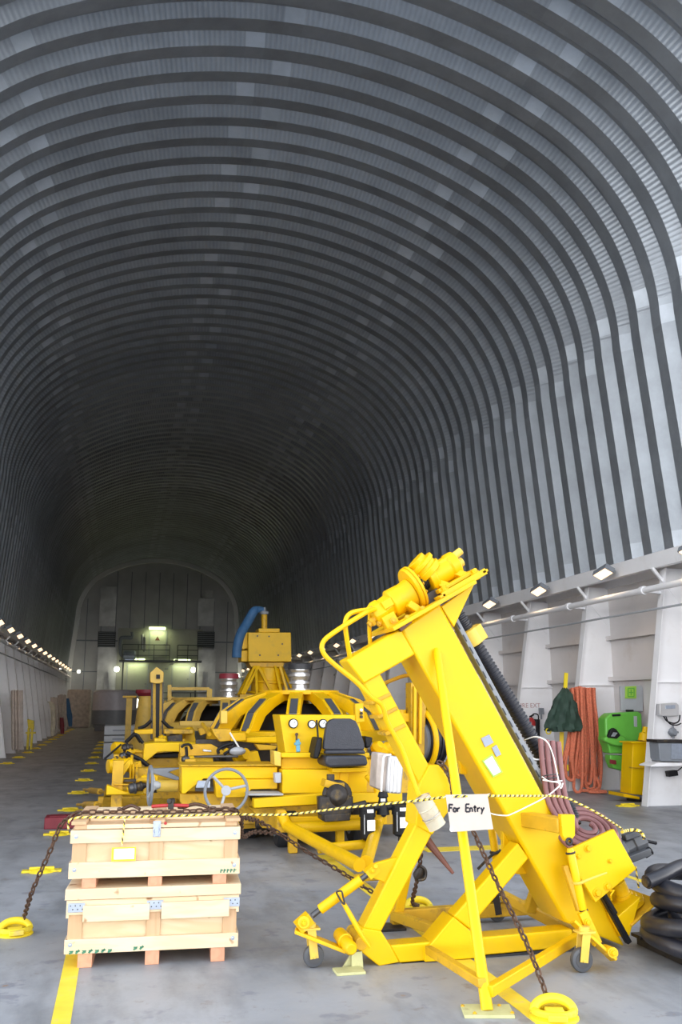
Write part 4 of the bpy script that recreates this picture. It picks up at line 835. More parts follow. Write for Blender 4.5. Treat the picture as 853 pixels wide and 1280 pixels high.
# filters
fl_ = thing('twin_filter_unit', at(480, 1020, 9.9), 'pair of black cylindrical filters with white labels hanging beside the tow bar', 'filter')
for (x0, y0, y1, r) in ((459.5, 1008, 1051, .082), (500, 1006, 1046, .082)):
    a, b_ = at(x0, y0, 9.9), at(x0, y1, 9.9); x = MB(); x.lathe(a, b_, [(0, r), (.12, r), (.13, r*1.08), (.3, r*1.08), (.31, r*.95), (.90, r*.92), (.97, r*.6), (1, r*.2)], 24); o = obj('filter_bowl', x, 'black', fl_, 0)
    x = MB(); x.box(a.lerp(b_, .53)+V((.02, -r-.000, 0)), (.085, .014, .11)); obj('label', x, 'whitetape', o, 0); x = MB(); x.box(a.lerp(b_, .5)+V((-.05, -r+.016, 0)), (.008, .014, .20)); obj('sight_strip', x, 'grey', o, 0)
    x = MB(); x.box(a+V((.01, -r*.9, -.04)), (.07, .03, .035)); obj('cap_label', x, 'whitetape', o, 0); x = MB(); x.cyl(b_, b_-V((0, 0, .04)), .02, n=8); obj('drain', x, 'greasy', o, 0)
x = MB(); a, b_ = at(479, 990, 9.95), at(479, 1018, 9.95); x.lathe(a, b_, [(0, .045), (.2, .06), (.25, .045), (.5, .055), (.55, .05), (1, .075)], 20); o = obj('regulator', x, 'black', fl_, 0)
x = MB(); x.cyl(at(450, 1010, 9.95), at(508, 1008, 9.95), .035); x.cyl(at(480, 1018, 9.95), at(480, 1018, 10.6), .03); obj('manifold', x, 'black', fl_, 0)
x = MB(); x.box(at(479, 1000, 9.88), (.05, .02, .03)); obj('label', x, 'whitetape', o, 0)
# aluminium case
ac = thing('aluminium_case', at(487, 992, 10.0), 'ribbed bare aluminium case with a white cord strapped to the carriage right of the seat', 'case')
obj('case_shell', MB().px(q4([(460, 445), (545, 462), (562, 480), (545, 708), (450, 700), (440, 690)]), 9.95, .30), 'alu', ac, .02)
obj('case_lid', MB().px(q4([(388, 432), (460, 438), (450, 700), (372, 665)]), 10.0, .28), 'beige', ac, .015)
for i in range(3): a = q4([(480+24*i, 470+5*i), (468+24*i, 700)]); x = MB(); x.bar(at(*a[0], 9.945), at(*a[1], 9.945), .012, .012); obj('rib', x, 'alu', ac, .002)
a = q4([(475, 445), (430, 455), (420, 520), (412, 620), (410, 690)]); x = MB(); x.tube([at(*p, 9.93) for p in a], .012, 8, 5); obj('cord', x, 'whitetape', ac, 0)
# things right of the seat
pl_('right_bed', q4([(310, 480), (560, 440), (640, 560), (640, 700), (300, 700)]), 11.2, .5, 'yellow_worn')
x = MB(); x.tube([at(*p, 10.7) for p in q4([(310, 585), (330, 610), (365, 640), (380, 700)])], .03, 10, 4); obj('bent_pipe', x, 'yellow', fc, 0)
for k in range(4): x = MB(); p = at(469+7*k, 938+3*(k % 2), 11.3); x.lathe(p, p+V((.05, -.1, .08)), [(0, .07), (.5, .09), (1, .05)], 10); obj('valve_body', x, 'yellow', fc, .005)
# yellow hydraulic mast with hose reel
hm = thing('cable_reel', at(530, 960, 12.5), 'yellow rimmed reel of black cable with an upright yellow mast, seen behind the frame knee', 'reel')
obj('mast', MB().px([(514, 853), (534, 857), (531, 945), (514, 925)], 12.2, .25), 'yellow_worn', hm, .01)
for x0 in (519, 526): x = MB(); x.bar(at(x0, 858, 12.15), at(x0-1, 930, 12.15), .04, .06); obj('mast_rail', x, 'yellow', hm, .005)
c = at(537, 925, 12.5); x = MB(); x.ring(c+V((.06, 0, 0)), (1, .35, 0), .43, .04, 36, 8); x.ring(c+V((-.20, -.06, 0)), (1, .35, 0), .43, .04, 36, 8); obj('reel_rim', x, 'yellow', hm, 0)
ax_ = V((1, .35, 0)).normalized()
for i in range(8): x = MB(); x.ring(c+ax_*(-.20+.035*i), ax_, .33+.02*(i % 2), .022, 32, 6); obj('cable_turn', x, 'hoseblack', hm, 0)
x = MB(); x.cyl(c-ax_*.26, c+ax_*.12, .30, n=24); obj('drum', x, 'midgrey', hm, 0)
x = MB(); x.bar(at(537, 960, 12.5), V((at(537, 960, 12.5).x, 12.5, 0)), .1, .1); obj('stand', x, 'yellow', hm, .005)
x = MB(); x.bar(at(498, 897, 12.4), at(520, 897, 12.4), .12, .2); x.cyl(at(503, 898, 12.4), at(503, 887, 12.4), .06); obj('valve_head', x, 'yellow', hm, .008)

# ================================================================ DOMED RIB CAGES
def dome(name, c, Rb, Rt, zb, zt, nr, m, label, grp=None, phase=0.0, legm='yellow_worn'):
    c = V(c); t = thing(name, (c.x, c.y, 0), label, 'machine', grp)
    def rad(a, R_, z): return V((c.x+math.cos(a)*R_, c.y+math.sin(a)*R_, z))
    for i in range(nr):
        a = 2*PI*i/nr+phase; tan = V((-math.sin(a), math.cos(a), 0)); H = zt-zb
        outer = [rad(a, Rt*.55, zt), rad(a, Rt, zt), rad(a, Rt+(Rb-Rt)*.45, zb+H*.80), rad(a, Rt+(Rb-Rt)*.82, zb+H*.45), rad(a, Rb, zb)]
        inner = [rad(a, Rb-.20, zb), rad(a, Rt+(Rb-Rt)*.82-.22, zb+H*.38), rad(a, Rt+(Rb-Rt)*.45-.18, zb+H*.62), rad(a, Rt-.06, zb+H*.78), rad(a, Rt*.55, zb+H*.80)]
        b = MB(); b.prism([p-tan*.10 for p in outer+inner], tan*.03); b.prism([p+tan*.07 for p in outer+inner], tan*.03)
        P = outer[1:]
        for u, w_ in zip(P[:-1], P[1:]): b.bar(u+(w_-u)*-.02, w_, .20, .02, tuple((w_-u).cross(tan)))
        r = obj('rib', b, m, t, .004)
        b = MB()
        for u, w_ in zip(P[1:-1], P[2:]): n_ = (w_-u).cross(tan).normalized(); n_ = n_ if n_.dot(V((math.cos(a), math.sin(a), .5))) > 0 else -n_; b.bar(u+n_*.018, w_+n_*.018, .11, .012, tuple(n_))
        obj('rubber_pad', b, 'pumpgrey', r, 0)
    b = MB(); b.lathe((c.x, c.y, zt-.03), (c.x, c.y, zt+.035), [(0, Rt*1.04), (1, Rt*1.04)], 24); obj('top_plate', b, m, t, .006)
    b = MB(); b.lathe((c.x, c.y, zb-.16), (c.x, c.y, zb), [(0, Rb*1.04), (1, Rb*1.04)], 32); obj('base_ring', b, m, t, .008)
    b = MB(); b.lathe((c.x, c.y, zb), (c.x, c.y, zb+(zt-zb)*.7), [(0, Rb*.62), (.6, Rb*.5), (1, Rb*.3)], 32); obj('inner_drum', b, 'black', t, 0)
    b = MB()
    for i in range(4): a = PI/4+PI/2*i; p = rad(a, Rb*.8, 0); b.bar(p, V((p.x, p.y, zb-.16)), .18, .18)
    for i in range(4): a = PI/4+PI/2*i; p = rad(a, Rb*.8, .35); q = rad(a+PI/2, Rb*.8, .35); b.bar(p, q, .12, .14, (0, 0, 1))
    obj('support_frame', b, legm, t, .01)
    return t
def fitting(name, c, r, h, cap, label, par=None):
    c = V(c); t = thing(name, c, label, 'pipe fitting')
    b = MB(); b.lathe(c, c+V((0, 0, h)), [(0, r*1.15), (.07, r*1.15), (.08, r*.8), (.22, r*.8), (.25, r*1.1), (.34, r*1.1), (.36, r*.85), (.5, r*.95), (.52, r*1.12), (.62, r*1.12), (.64, r*.9), (.72, r*.95), (.74, r), (.78, r)], 28); obj('steel_body', b, 'steel', t, 0)
    b = MB(); b.lathe(c+V((0, 0, h*.78)), c+V((0, 0, h)), [(0, r*1.25), (.9, r*1.2), (1, r*1.1)], 28); obj('cap', b, cap, t, 0)
    return t
D1 = at(376, 866, 14.2); D1b = at(376, 915, 14.2-1.3)
dome('rib_cage_dome', (D1.x, 14.3, 0), 1.38, .60, D1b.z, D1.z, 12, 'yellow', 'yellow domed rib cage with grey rubber pads behind the gauge console', None, PI/12)
fitting('pipe_fitting', (D1.x, 14.3, D1.z+.035), .15, .42, 'dark', 'shiny steel pipe fitting with black cap on the front dome')
D2 = at(283, 874, 20.0)
dome('rib_cage_dome', (D2.x, 20.0, 0), 1.60, 1.12, at(283, 903, 18.6).z, D2.z, 14, 'yellow_warmlit', 'warm-lit ochre domed rib cage further back, left of the box tower', None, .1)
fitting('pipe_fitting', (D2.x, 19.6, D2.z+.035), .17, .50, 'maroon', 'steel pipe fitting with dull red cap on the rear dome')
# box tower
D3 = at(336, 868, 23.40); tz = D3.z
tw = thing('box_tower', (D3.x, 23.60, 0), 'tall yellow steel box on splayed legs with a blue hose, highest machine in the middle', 'machine')
def pt_(name, pts, Y, t, m='yellow', bev=.012): return obj(name, MB().px(pts, Y, t), m, tw, bev)
bxo = pt_('box_housing', [(310.5, 790.5), (364, 790.5), (364.5, 827), (310.5, 827)], 23.30, .9, 'yellow')
pt_('side_box', [(301.5, 790.5), (310.5, 790.5), (310.5, 810), (304, 812), (301.5, 810)], 23.50, .6, 'yellow'); pt_('side_box', [(301.5, 813), (310.5, 813), (310.5, 827), (301.5, 827)], 23.50, .6, 'yellow')
pt_('top_box', [(323.5, 785.5), (350, 785.5), (350, 790.5), (323.5, 790.5)], 23.40, .6)
for (x_, y_) in ((322, 795), (336.5, 795.5), (353, 805), (325, 819), (348, 819)): b = MB(); p = at(x_, y_, 23.30); b.cyl(p, p-V((0, .01, 0)), .022, n=12); obj('bolt_hole', b, 'greasy', bxo, 0)
b = MB(); b.cyl(at(330.5, 786, 23.70), at(330.5, 766, 23.70), .08); obj('top_pipe', b, 'yellow_worn', tw, 0)
b = MB(); b.lathe(at(330.5, 768, 23.70), at(330.5, 759, 23.70), [(0, .12), (.4, .12), (.5, .06), (1, .04)], 12); obj('pipe_elbow', b, 'midgrey', tw, 0)
b = MB(); b.tube([at(330, 762, 23.70), at(322, 762, 23.70), at(317, 765, 23.65), at(309, 779, 23.60), at(301, 793, 23.50), at(297, 808, 23.50), at(296, 822, 23.50)], .09, 12, 6, rf=lambda t: .06+.065*min(1, t*3)); obj('blue_hose', b, 'blue', tw, 0)
pt_('collar', [(311, 828), (356, 828), (354, 834), (314, 834)], 23.40, .7, 'yellow_worn')
b = MB(); b.lathe(at(336, 834, 23.75), V((D3.x, 23.75, tz)), [(0, .33), (.05, .41), (.5, .41), (.52, .47), (.6, .47), (.62, .42), (.9, .42), (.92, .52), (1, .52)], 28); obj('rotary_core', b, 'yellow', tw, 0)
for (xa, xb, ya, yb) in ((318, 302, 23.40, 23.10), (323, 305, 23.40, 23.10), (323, 341, 23.40, 23.10), (344, 352, 23.40, 23.10), (350, 360, 23.40, 23.30), (320, 321, 23.40, 23.10), (352, 368, 24.10, 24.40), (316, 298, 24.10, 24.40)):
    a_ = at(xa, 833, ya); b_ = at(xb, 868, yb); b = MB(); b.bar(a_, V((b_.x, b_.y, tz)), .065, .09); obj('splayed_leg', b, 'yellow', tw, .005)
b = MB()
for sx in (-.7, .7):
    for sy in (-.5, .5): b.bar((D3.x+sx, 23.60+sy, 0), (D3.x+sx, 23.60+sy, tz-.1), .14, .14)
b.box((D3.x, 23.60, tz-.05), (1.6, 1.4, .10)); obj('deck_stand', b, 'yellow_worn', tw, .01)

# ================================================================ LEFT-HAND MACHINERY
lm = thing('winch_carriage', (-1.6, 13.6, 0), 'low yellow winch carriage full of motors and pipes, left of the hand wheel', 'machine')
def L_(name, pts, Y, t, m='yellow', bev=.008, par=None): return obj(name, MB().px(pts, Y, t), m, par or lm, bev)
L_('cross_beam', q1([(530, 325), (630, 318), (1210, 318), (1210, 390), (700, 390), (640, 392), (545, 470), (515, 465)]), 13.4, .5, 'yellow_clean')
L_('inner_slope', q1([(545, 445), (800, 440), (830, 525), (590, 525)]), 13.7, .5, 'yellow_worn')
L_('dark_channel', q1([(590, 415), (800, 400), (1180, 420), (1180, 440), (600, 440)]), 13.6, .3, 'black')
L_('rear_beam', q1([(445, 215), (600, 205), (600, 245), (455, 250)]), 15.0, .4, 'yellow')
L_('rear_beam', q1([(690, 205), (930, 210), (930, 245), (690, 245)]), 15.0, .4, 'yellow_worn')
L_('mid_beam', q2([(75, 430), (270, 430), (275, 500), (80, 500)]), 12.3, .5, 'yellow_clean')
L_('dark_bar', q2([(120, 430), (480, 415), (480, 440), (120, 440)]), 12.2, .2, 'darksteel')
L_('grey_web', q1([(600, 530), (830, 525), (730, 560), (830, 610), (800, 630), (600, 570)]), 12.1, .15, 'midgrey')
L_('web_back', q1([(430, 530), (840, 520), (840, 780), (500, 780)]), 12.6, .3, 'yellow_worn')
L_('skid_beam', q1([(220, 665), (370, 720), (530, 700), (530, 740), (215, 745)]), 12.0, .2, 'yellow_clean')
L_('frame_top', q1([(280, 655), (470, 655), (470, 668), (280, 668)]), 12.1, .3, 'yellow_worn')
L_('diagonal_plate', q1([(268, 612), (340, 612), (418, 500), (415, 458), (395, 460)]), 12.3, .12, 'yellow_clean')
for x0 in (405, 430, 460): L_('upright', q1([(x0, 470+20), (x0+14, 490), (x0+14, 640), (x0, 640)]), 12.4, .12, 'yellow')
for (y0, x0, x1) in ((610, 280, 420), (622, 300, 420), (740, 360, 560)): L_('thin_rail', q1([(x0, y0), (x1, y0), (x1, y0+9), (x0, y0+9)]), 12.2, .1, 'yellow')
def cylm(name, a, b_, r, m, prof=None, par=None): x = MB(); r *= .56; x.lathe(at(*a), at(*b_), prof and [(t, r*k) for t, k in prof] or [(0, r*.85), (.04, r), (.96, r), (1, r*.85)], 22); return obj(name, x, m, par or lm, 0)
cyo = cylm('motor', (134.5, 958, 12.6), (163, 956, 12.7), .165, 'yellow', [(0, .6), (.02, .95), (.2, .95), (.22, 1.06), (.32, 1.06), (.34, .95), (.9, .95), (.92, 1.05), (1, 1.05)])
cylm('motor', (141, 935, 14.5), (154, 935, 14.6), .165, 'yellow', [(0, .2), (.05, .8), (.2, 1), (.8, 1), (1, .8)])
cylm('cream_cylinder', (196, 982.5, 11.6), (223, 982.5, 11.6), .125, 'yellow_pale', [(0, .7), (.02, 1), (.98, 1), (1, .7)])
cylm('drum', (187, 985, 11.7), (197, 985, 11.7), .10, 'greasy')
cylm('motor', (293, 948, 12.6), (308, 942, 12.4), .15, 'yellow', [(0, .6), (.05, 1), (.3, 1), (.32, 1.25), (.5, 1.25), (.52, 1), (1, .9)])
cylm('motor', (286, 950, 12.6), (297, 948, 12.5), .11, 'greasy')
L_('motor_mount', q2([(540, 480), (570, 400), (640, 385), (670, 490)]), 12.4, .25, 'yellow')
cylm('motor', (227, 918, 15.5), (240, 917, 15.4), .17, 'yellow', [(0, .8), (.1, 1), (.6, 1), (.62, 1.15), (1, 1.1)])
L_('motor_mount', q5([(455, 560), (470, 480), (520, 470), (545, 560)]), 15.3, .3, 'yellow')
cylm('motor', (214, 922, 15.6), (226, 921, 15.5), .13, 'greasy')
for i, (x0, y0, Y, r) in enumerate(((159, 936, 14.2, .13), (163, 942, 13.8, .10), (155, 946, 13.5, .10), (146, 950, 13.2, .07), (203, 924, 15, .1), (232, 940, 13.0, .09), (176, 984, 11.9, .10), (181, 974, 12.0, .08), (168, 986, 11.9, .12), (269, 952, 12.5, .08), (284, 940, 12.5, .07), (232, 950, 12.2, .08))):
    r *= .62; x = MB(); p = at(x0, y0, Y); x.lathe(p-V((r, 0, 0)), p+V((r, .02, .02)), [(0, r*.4), (.1, r*.8), (.4, r*.85), (.45, r), (.6, r), (.65, r*.7), (1, r*.5)], 12); obj('valve', x, ['greasy', 'yellow', 'darksteel'][i % 3], lm, 0)
def cab(pts, r, Y, m='black', name='hose'): x = MB(); x.tube([at(px_, py_, Y) for px_, py_ in pts], r, 8, 5); obj(name, x, m, lm, 0)
cab(q1([(380, 320), (410, 280), (460, 250), (500, 300), (520, 320)]), .025, 14.8); cab(q1([(380, 400), (440, 430), (500, 460), (560, 510)]), .03, 13.2); cab(q1([(200, 450), (270, 390), (340, 330)]), .015, 14.4)
cab(q2([(320, 410), (315, 375), (370, 340), (450, 320)]), .022, 12.3); cab(q2([(450, 325), (420, 370), (360, 415)]), .02, 12.2); cab(q2([(10, 355), (40, 335), (80, 335), (100, 370)]), .018, 12.5)
cab(q2([(50, 350), (55, 430), (30, 480)]), .02, 12.4); cab(q2([(410, 235), (450, 300), (490, 365)]), .012, 12.2, 'whitetape', 'cord')
cab(q5([(40, 560), (90, 510), (110, 500), (150, 555)]), .03, 15.2); cab(q5([(130, 460), (180, 440), (225, 400)]), .03, 16); cab(q5([(300, 400), (350, 450), (380, 460)]), .03, 16)
x = MB(); x.sphere(at(297, 939, 12.2), .07, 12, (1.6, 1, .8)); obj('wrapped_joint', x, 'grey', lm, 0)
for (pts, Y, t, m_) in (
    (q1([(440, 370), (525, 385), (525, 400), (440, 400)]), 14.0, .2, 'yellow'), (q1([(400, 405), (520, 405), (520, 440), (440, 445), (400, 425)]), 13.9, .2, 'yellow_worn'),
    (q1([(610, 280), (705, 285), (705, 315), (610, 315)]), 14.6, .3, 'yellow_clean'), (q1([(720, 265), (840, 250), (840, 315), (720, 315)]), 14.8, .2, 'greasy'),
    (q1([(430, 480), (500, 470), (510, 520), (430, 520)]), 12.9, .2, 'yellow'), (q1([(590, 580), (640, 590), (640, 640), (590, 630)]), 12.0, .1, 'yellow'),
    (q1([(380, 690), (440, 660), (500, 660), (480, 700), (400, 730)]), 11.9, .12, 'yellow'), (q1([(520, 660), (545, 660), (545, 735), (520, 735)]), 11.9, .1, 'yellow_worn'),
    (q1([(355, 640), (365, 620), (520, 615), (520, 640)]), 12.1, .1, 'greasy'), (q1([(290, 610), (300, 650), (285, 650), (275, 612)]), 12.2, .1, 'yellow'),
    (q2([(0, 440), (70, 430), (75, 500), (0, 500)]), 12.4, .2, 'yellow_worn'), (q2([(190, 370), (260, 380), (260, 395), (190, 390)]), 12.4, .1, 'steel'),
    (q2([(150, 200), (250, 190), (240, 230), (170, 260)]), 14.5, .2, 'yellow_worn'), (q2([(560, 200), (590, 215), (560, 245), (535, 240)]), 12.5, .08, 'yellow'),
    (q2([(335, 55), (390, 55), (390, 160), (335, 160)]), 13.6, .2, 'yellow_pale'), (q2([(0, 140), (330, 140), (330, 178), (0, 178)]), 16.5, .2, 'yellow_warmlit')):
    obj('bracket', MB().px(pts, Y, t), m_, lm, .006)
for (a_, b_, r) in (((157, 952, 13.2), (152, 938, 13.9), .02), ((150, 948, 13.0), (150, 958, 12.7), .025), ((144, 948, 13.0), (144, 957, 12.7), .02), ((165, 945, 12.9), (165, 976, 12.4), .02), ((171, 962, 12.4), (171, 976, 12.3), .02), ((230, 925, 13.2), (232, 946, 12.6), .018), ((172, 975, 12.0), (186, 975, 11.9), .03), ((253, 905, 14), (262, 918, 13.5), .03)):
    x = MB(); x.cyl(at(*a_), at(*b_), r, n=10); obj('pipe', x, 'yellow_worn', lm, 0)
# machinery shelf in front of the front dome
L_('dome_shelf', q2([(545, 275), (815, 265), (815, 318), (545, 312)]), 12.6, .25, 'yellow_clean'); L_('dome_shelf', q2([(260, 205), (420, 205), (420, 300), (330, 310), (285, 260)]), 12.6, .25, 'yellow_worn'); L_('dome_shelf', q2([(420, 240), (540, 235), (545, 300), (420, 305)]), 12.55, .25, 'yellow')
L_('shelf_back', q2([(130, 290), (330, 290), (800, 340), (800, 500), (130, 500)]), 12.85, .04, 'greasy')
L_('shelf_mid', q2([(0, 330), (260, 330), (420, 420), (0, 430)]), 12.62, .2, 'yellow_worn')
L_('right_shelf', q2([(620, 330), (800, 345), (780, 375), (650, 380)]), 12.5, .2, 'yellow_worn')
# skids and legs carrying it all
x = MB()
for (xa, ya, xb, yb) in ((-2.75, 12.2, -1.5, 12.2), (-2.75, 13.6, -1.5, 13.6), (-2.6, 15.2, -1.5, 15.2), (-2.6, 12.2, -2.6, 15.4), (-1.6, 12.2, -1.6, 15.4)): x.bar((xa, ya, .28), (xb, yb, .28), .16, .2, (0, 0, 1))
for (xa, ya) in ((-2.5, 12.2), (-1.6, 12.2), (-2.5, 13.6), (-1.6, 13.6), (-2.5, 15.2), (-1.6, 15.2)): x.bar((xa, ya, 0), (xa, ya, .95), .14, .14)
obj('sub_frame', x, 'yellow_worn', lm, .01)
# turnbuckles from the cleats
for i, (pa, pb_, Y) in enumerate((((100, 990), (133, 984), 0), ((112, 972), (134, 960), 0), ((104, 994), (118, 988), 0))[:2]):
    a_ = V((-3.1, [15.9, 18.6][i]-.3, .08)); b_ = at(*pb_, [12.6, 13.2][i])
    b_ = V((-2.62, [12.9, 14.6][i], .34)); x = MB(); x.cyl(a_, a_.lerp(b_, .35), .022); x.cyl(a_.lerp(b_, .3), a_.lerp(b_, .7), .05); x.cyl(a_.lerp(b_, .65), b_, .022); tag(obj('turnbuckle', x, 'yellow_worn', None, .003), ['nearer', 'farther'][i]+' yellow lashing turnbuckle between the left cleat row and the winch carriage', 'turnbuckle')
# mast with dark slot
ms = thing('slotted_mast', at(197, 925, 16.6), 'upright yellow mast with a dark slotted face standing left of the domes', 'mast'); ms.location.z = 0
def ml(name, pts, Y, t, m, bev=.008): return obj(name, MB().px(pts, Y, t), m, ms, bev)
ml('mast_column', [(191, 852), (203.5, 852), (203, 926), (190.5, 926)], 16.6, .3, 'yellow_worn'); ml('slot', [(195, 851), (200, 851), (199, 922), (195, 922)], 16.56, .05, 'black', 0)
ml('side_rail', [(189.5, 853), (191.5, 853), (191, 924), (189, 924)], 16.55, .3, 'greasy', 0); ml('side_rail', [(203, 853), (204.5, 853), (204, 924), (202.5, 924)], 16.55, .3, 'greasy', 0)
ml('head_block', q5([(215, 60), (235, 45), (260, 20), (290, 40), (312, 60), (308, 130), (285, 138), (245, 138), (215, 130)]), 16.5, .4, 'yellow_warmlit'); ml('head_recess', q5([(258, 75), (285, 75), (285, 105), (258, 105)]), 16.47, .05, 'black', 0)
ml('mast_foot', q5([(245, 525), (340, 530), (340, 560), (245, 560)]), 16.3, .5, 'yellow', .01)
b = MB(); p = at(197, 926, 16.7); b.bar(p, V((p.x, 16.7, 0)), .3, .3); obj('mast_leg', b, 'yellow_worn', ms, .01)
# ochre cone with red cap
cnn = thing('ochre_cone', at(184, 910, 24), 'ochre tapering column with a dull red cap, left of the slotted mast', 'column'); cnn.location.z = 0
pa = at(183, 866, 24); b = MB(); b.lathe(V((pa.x, 24, 0)), pa, [(0, .42), (.3, .38), (.55, .26), (1, .17)], 20); obj('cone', b, 'yellow_warmlit', cnn, 0)
b = MB(); b.lathe(pa-V((0, 0, .08)), pa+V((0, 0, .08)), [(0, .2), (.5, .27), (1, .27)], 20); obj('cap', b, 'maroon', cnn, 0)
pa = at(162, 871, 26); tp = thing('tee_post', V((pa.x, 26, 0)), 'thin ochre post with a flat top plate behind the grey boxes', 'post'); b = MB(); b.bar((pa.x, 26, 0), pa, .16, .16); obj('post', b, 'yellow_warmlit', tp, .005); b = MB(); b.box(pa, (.36, .3, .06)); obj('top_plate', b, 'yellow_worn', tp, .005)
# ochre railing frame behind the mast
rf = thing('ochre_rail_frame', at(225, 900, 22), 'ochre pipe rail frame between the slotted mast and the rear dome', 'frame'); rf.location.z = 0
for (a_, b_, r) in (((212, 856), (212, 915), .09), ((212, 861), (262, 861), .07), ((206, 876), (220, 905), .05), ((209, 870), (228, 877), .06)):
    b = MB(); b.bar(at(*a_, 21.8), at(*b_, 21.8), r, r); obj('rail', b, 'yellow_warmlit', rf, .005)
pa = at(212, 915, 21.8); b = MB(); b.bar(pa, V((pa.x, 21.8, 0)), .15, .15); pa = at(262, 861, 21.8); b.bar(pa, V((pa.x, 21.8, 0)), .12, .12); obj('leg', b, 'yellow_warmlit', rf, .005)
# grey stacked boxes
gA = at(128.5, 949, 29.0); gB = at(180, 949, 29.0)
for i, (ya, yb) in enumerate(((949, 928.5), (928.5, 919.5), (919.5, 907))):
    z0 = max(0, at(130, ya, 29).z) if i else 0.0; z1 = at(130, yb, 29).z
    t = thing('grey_container', V(((gA.x+gB.x)/2, 29.8, z0)), ['light grey steel container at the bottom of the stack left of the mast', 'thin light grey container in the middle of the stack left of the mast', 'light grey container on top of the stack left of the mast'][i], 'container', 'grey containers in the stack')
    b = MB(); b.box2((gA.x, 29.0, z0+.015), (gB.x+.6, 30.5, z1-.005)); obj('shell', b, 'grey', t, .02)
    b = MB(); b.box2((gA.x+.25, 28.985, (z0+z1)/2-.02), (gA.x+1.3, 29.01, (z0+z1)/2+.02)); obj('ridge', b, 'midgrey', t, 0)
# white tank
Yt = 58.0; ta = at(109, 909, Yt); tb_ = at(162, 909, Yt); zt_ = at(130, 862, Yt).z
tk = thing('storage_tank', ((ta.x+tb_.x)/2, Yt+1, 0), 'big pale grey rounded tank on a dark base at the far left of the hangar', 'tank'); tcx = (ta.x+tb_.x)/2+.3; tr_ = (tb_.x-ta.x)/2+.1
b = MB(); b.lathe((tcx, Yt+1.6, .42), (tcx, Yt+1.6, zt_), [(0, tr_), (.93, tr_), (.98, tr_*.92), (1, tr_*.7)], 40); obj('tank_shell', b, 'tank', tk, 0)
b = MB(); b.lathe((tcx, Yt+1.6, .40), (tcx, Yt+1.6, 1.25), [(0, tr_*1.012), (.96, tr_*1.012), (1, tr_)], 40); obj('lower_skirt', b, 'midgrey', tk, 0)
b = MB(); b.box((tcx, Yt+1.6, .2), (tr_*1.7, tr_*1.5, .4)); obj('base', b, 'greasy', tk, .02)
pa = at(97, 905, 66); tp_ = tag(obj('tarpaulin_stack', MB().box((pa.x, 67, 1.3), (1.6, 1.5, 2.6)), 'beige', None, .12), 'beige tarpaulin covered stack in the far left corner beside the tank', 'stack')
# ================================================================ SIDE WALL FITTINGS
tn2 = tn
for side, nm in ((1, 'right'), (-1, 'left')):
    t = thing('wall_pipe', (side*6.12, 36, 3.53), 'thick white pipe running along the %s wall below the ledge' % nm, 'pipe')
    b = MB(); b.cyl((side*6.12, 9.3, 3.53), (side*6.12, 69.5, 3.53), .055, n=14); obj('pipe_run', b, 'white', t, 0)
    ys = FRAME_R if side > 0 else FRAME_L
    for y in ys:
        if y < 9.3: continue
        b = MB(); b.cyl((side*6.12, y-.05, 3.53), (side*6.12, y+.05, 3.53), .075, n=14); b.bar((side*6.12, y+.03, 3.53), (side*6.55, y+.03, 3.50), .04, .05); obj('pipe_bracket', b, 'white', t, 0)
    t = tag(obj('conduit', MB().cyl((side*6.22, 9.3, 3.20), (side*6.22, 69.5, 3.20), .020, n=8), 'grey', None, 0), 'thin grey conduit running along the %s wall under the thick pipe' % nm, 'conduit')
# floodlights on both ledges
def floodlight(side, y, label):
    p = V((side*6.08, y, 4.02)); t = thing('floodlight', p, label, 'floodlight', 'floodlights along the %s ledge' % ('right' if side > 0 else 'left'))
    dn = V((-side*.45, -.25, -.85)).normalized(); rgt = V((0, 1, 0)); fx = rgt.cross(dn).normalized(); 
    R_ = Matrix((fx, (dn.cross(fx)).normalized(), dn)).transposed()
    b = MB(); b.box(p, (.20, .42, .10), R_); b.box(p-dn*.07, (.10, .24, .06), R_); obj('housing', b, 'midgrey', t, .01)
    b = MB(); b.box(p+dn*.056, (.17, .36, .008), R_); obj('lens', b, 'lampwarm', t, 0)
    b = MB(); b.bar(p-dn*.05, p+V((side*.24, .02, .03)), .03, .05); b.bar(p+V((side*.22, .14, .05)), p+V((side*.22, .30, .12)), .03, .03); obj('bracket', b, 'midgrey', t, 0)
    return t
YR = [12.35+2.71*k for k in range(21)]; YLt = [11.6+2.8*k for k in range(21)]
for side, YY in ((1, YR), (-1, YLt)):
    proto = None
    for i, y in enumerate(YY):
        lab = 'lit floodlight on the %s ledge, %s from the camera' % ('right' if side > 0 else 'left', ORD[i])
        if proto is None: proto = floodlight(side, y, lab)
        else: dup(proto, (0, y-YY[0], 0), lab)
        ld = bpy.data.lights.new('flood', 'SPOT'); ld.energy = FLOODW*(1.0 if side else 1); ld.color = (1, .66, .36); ld.shadow_soft_size = .12; ld.spot_size = math.radians(150); ld.spot_blend = .6
        lo_ = bpy.data.objects.new('flood', ld); COL.objects.link(lo_); lo_.location = (side*6.0, y-.02, 3.90)
        lo_.rotation_euler = V((-side*.25, 0, -1)).to_track_quat('-Z', 'Y').to_euler()
# ---- right wall kit
def at_w(px, py, Y): return at(px, py, Y)
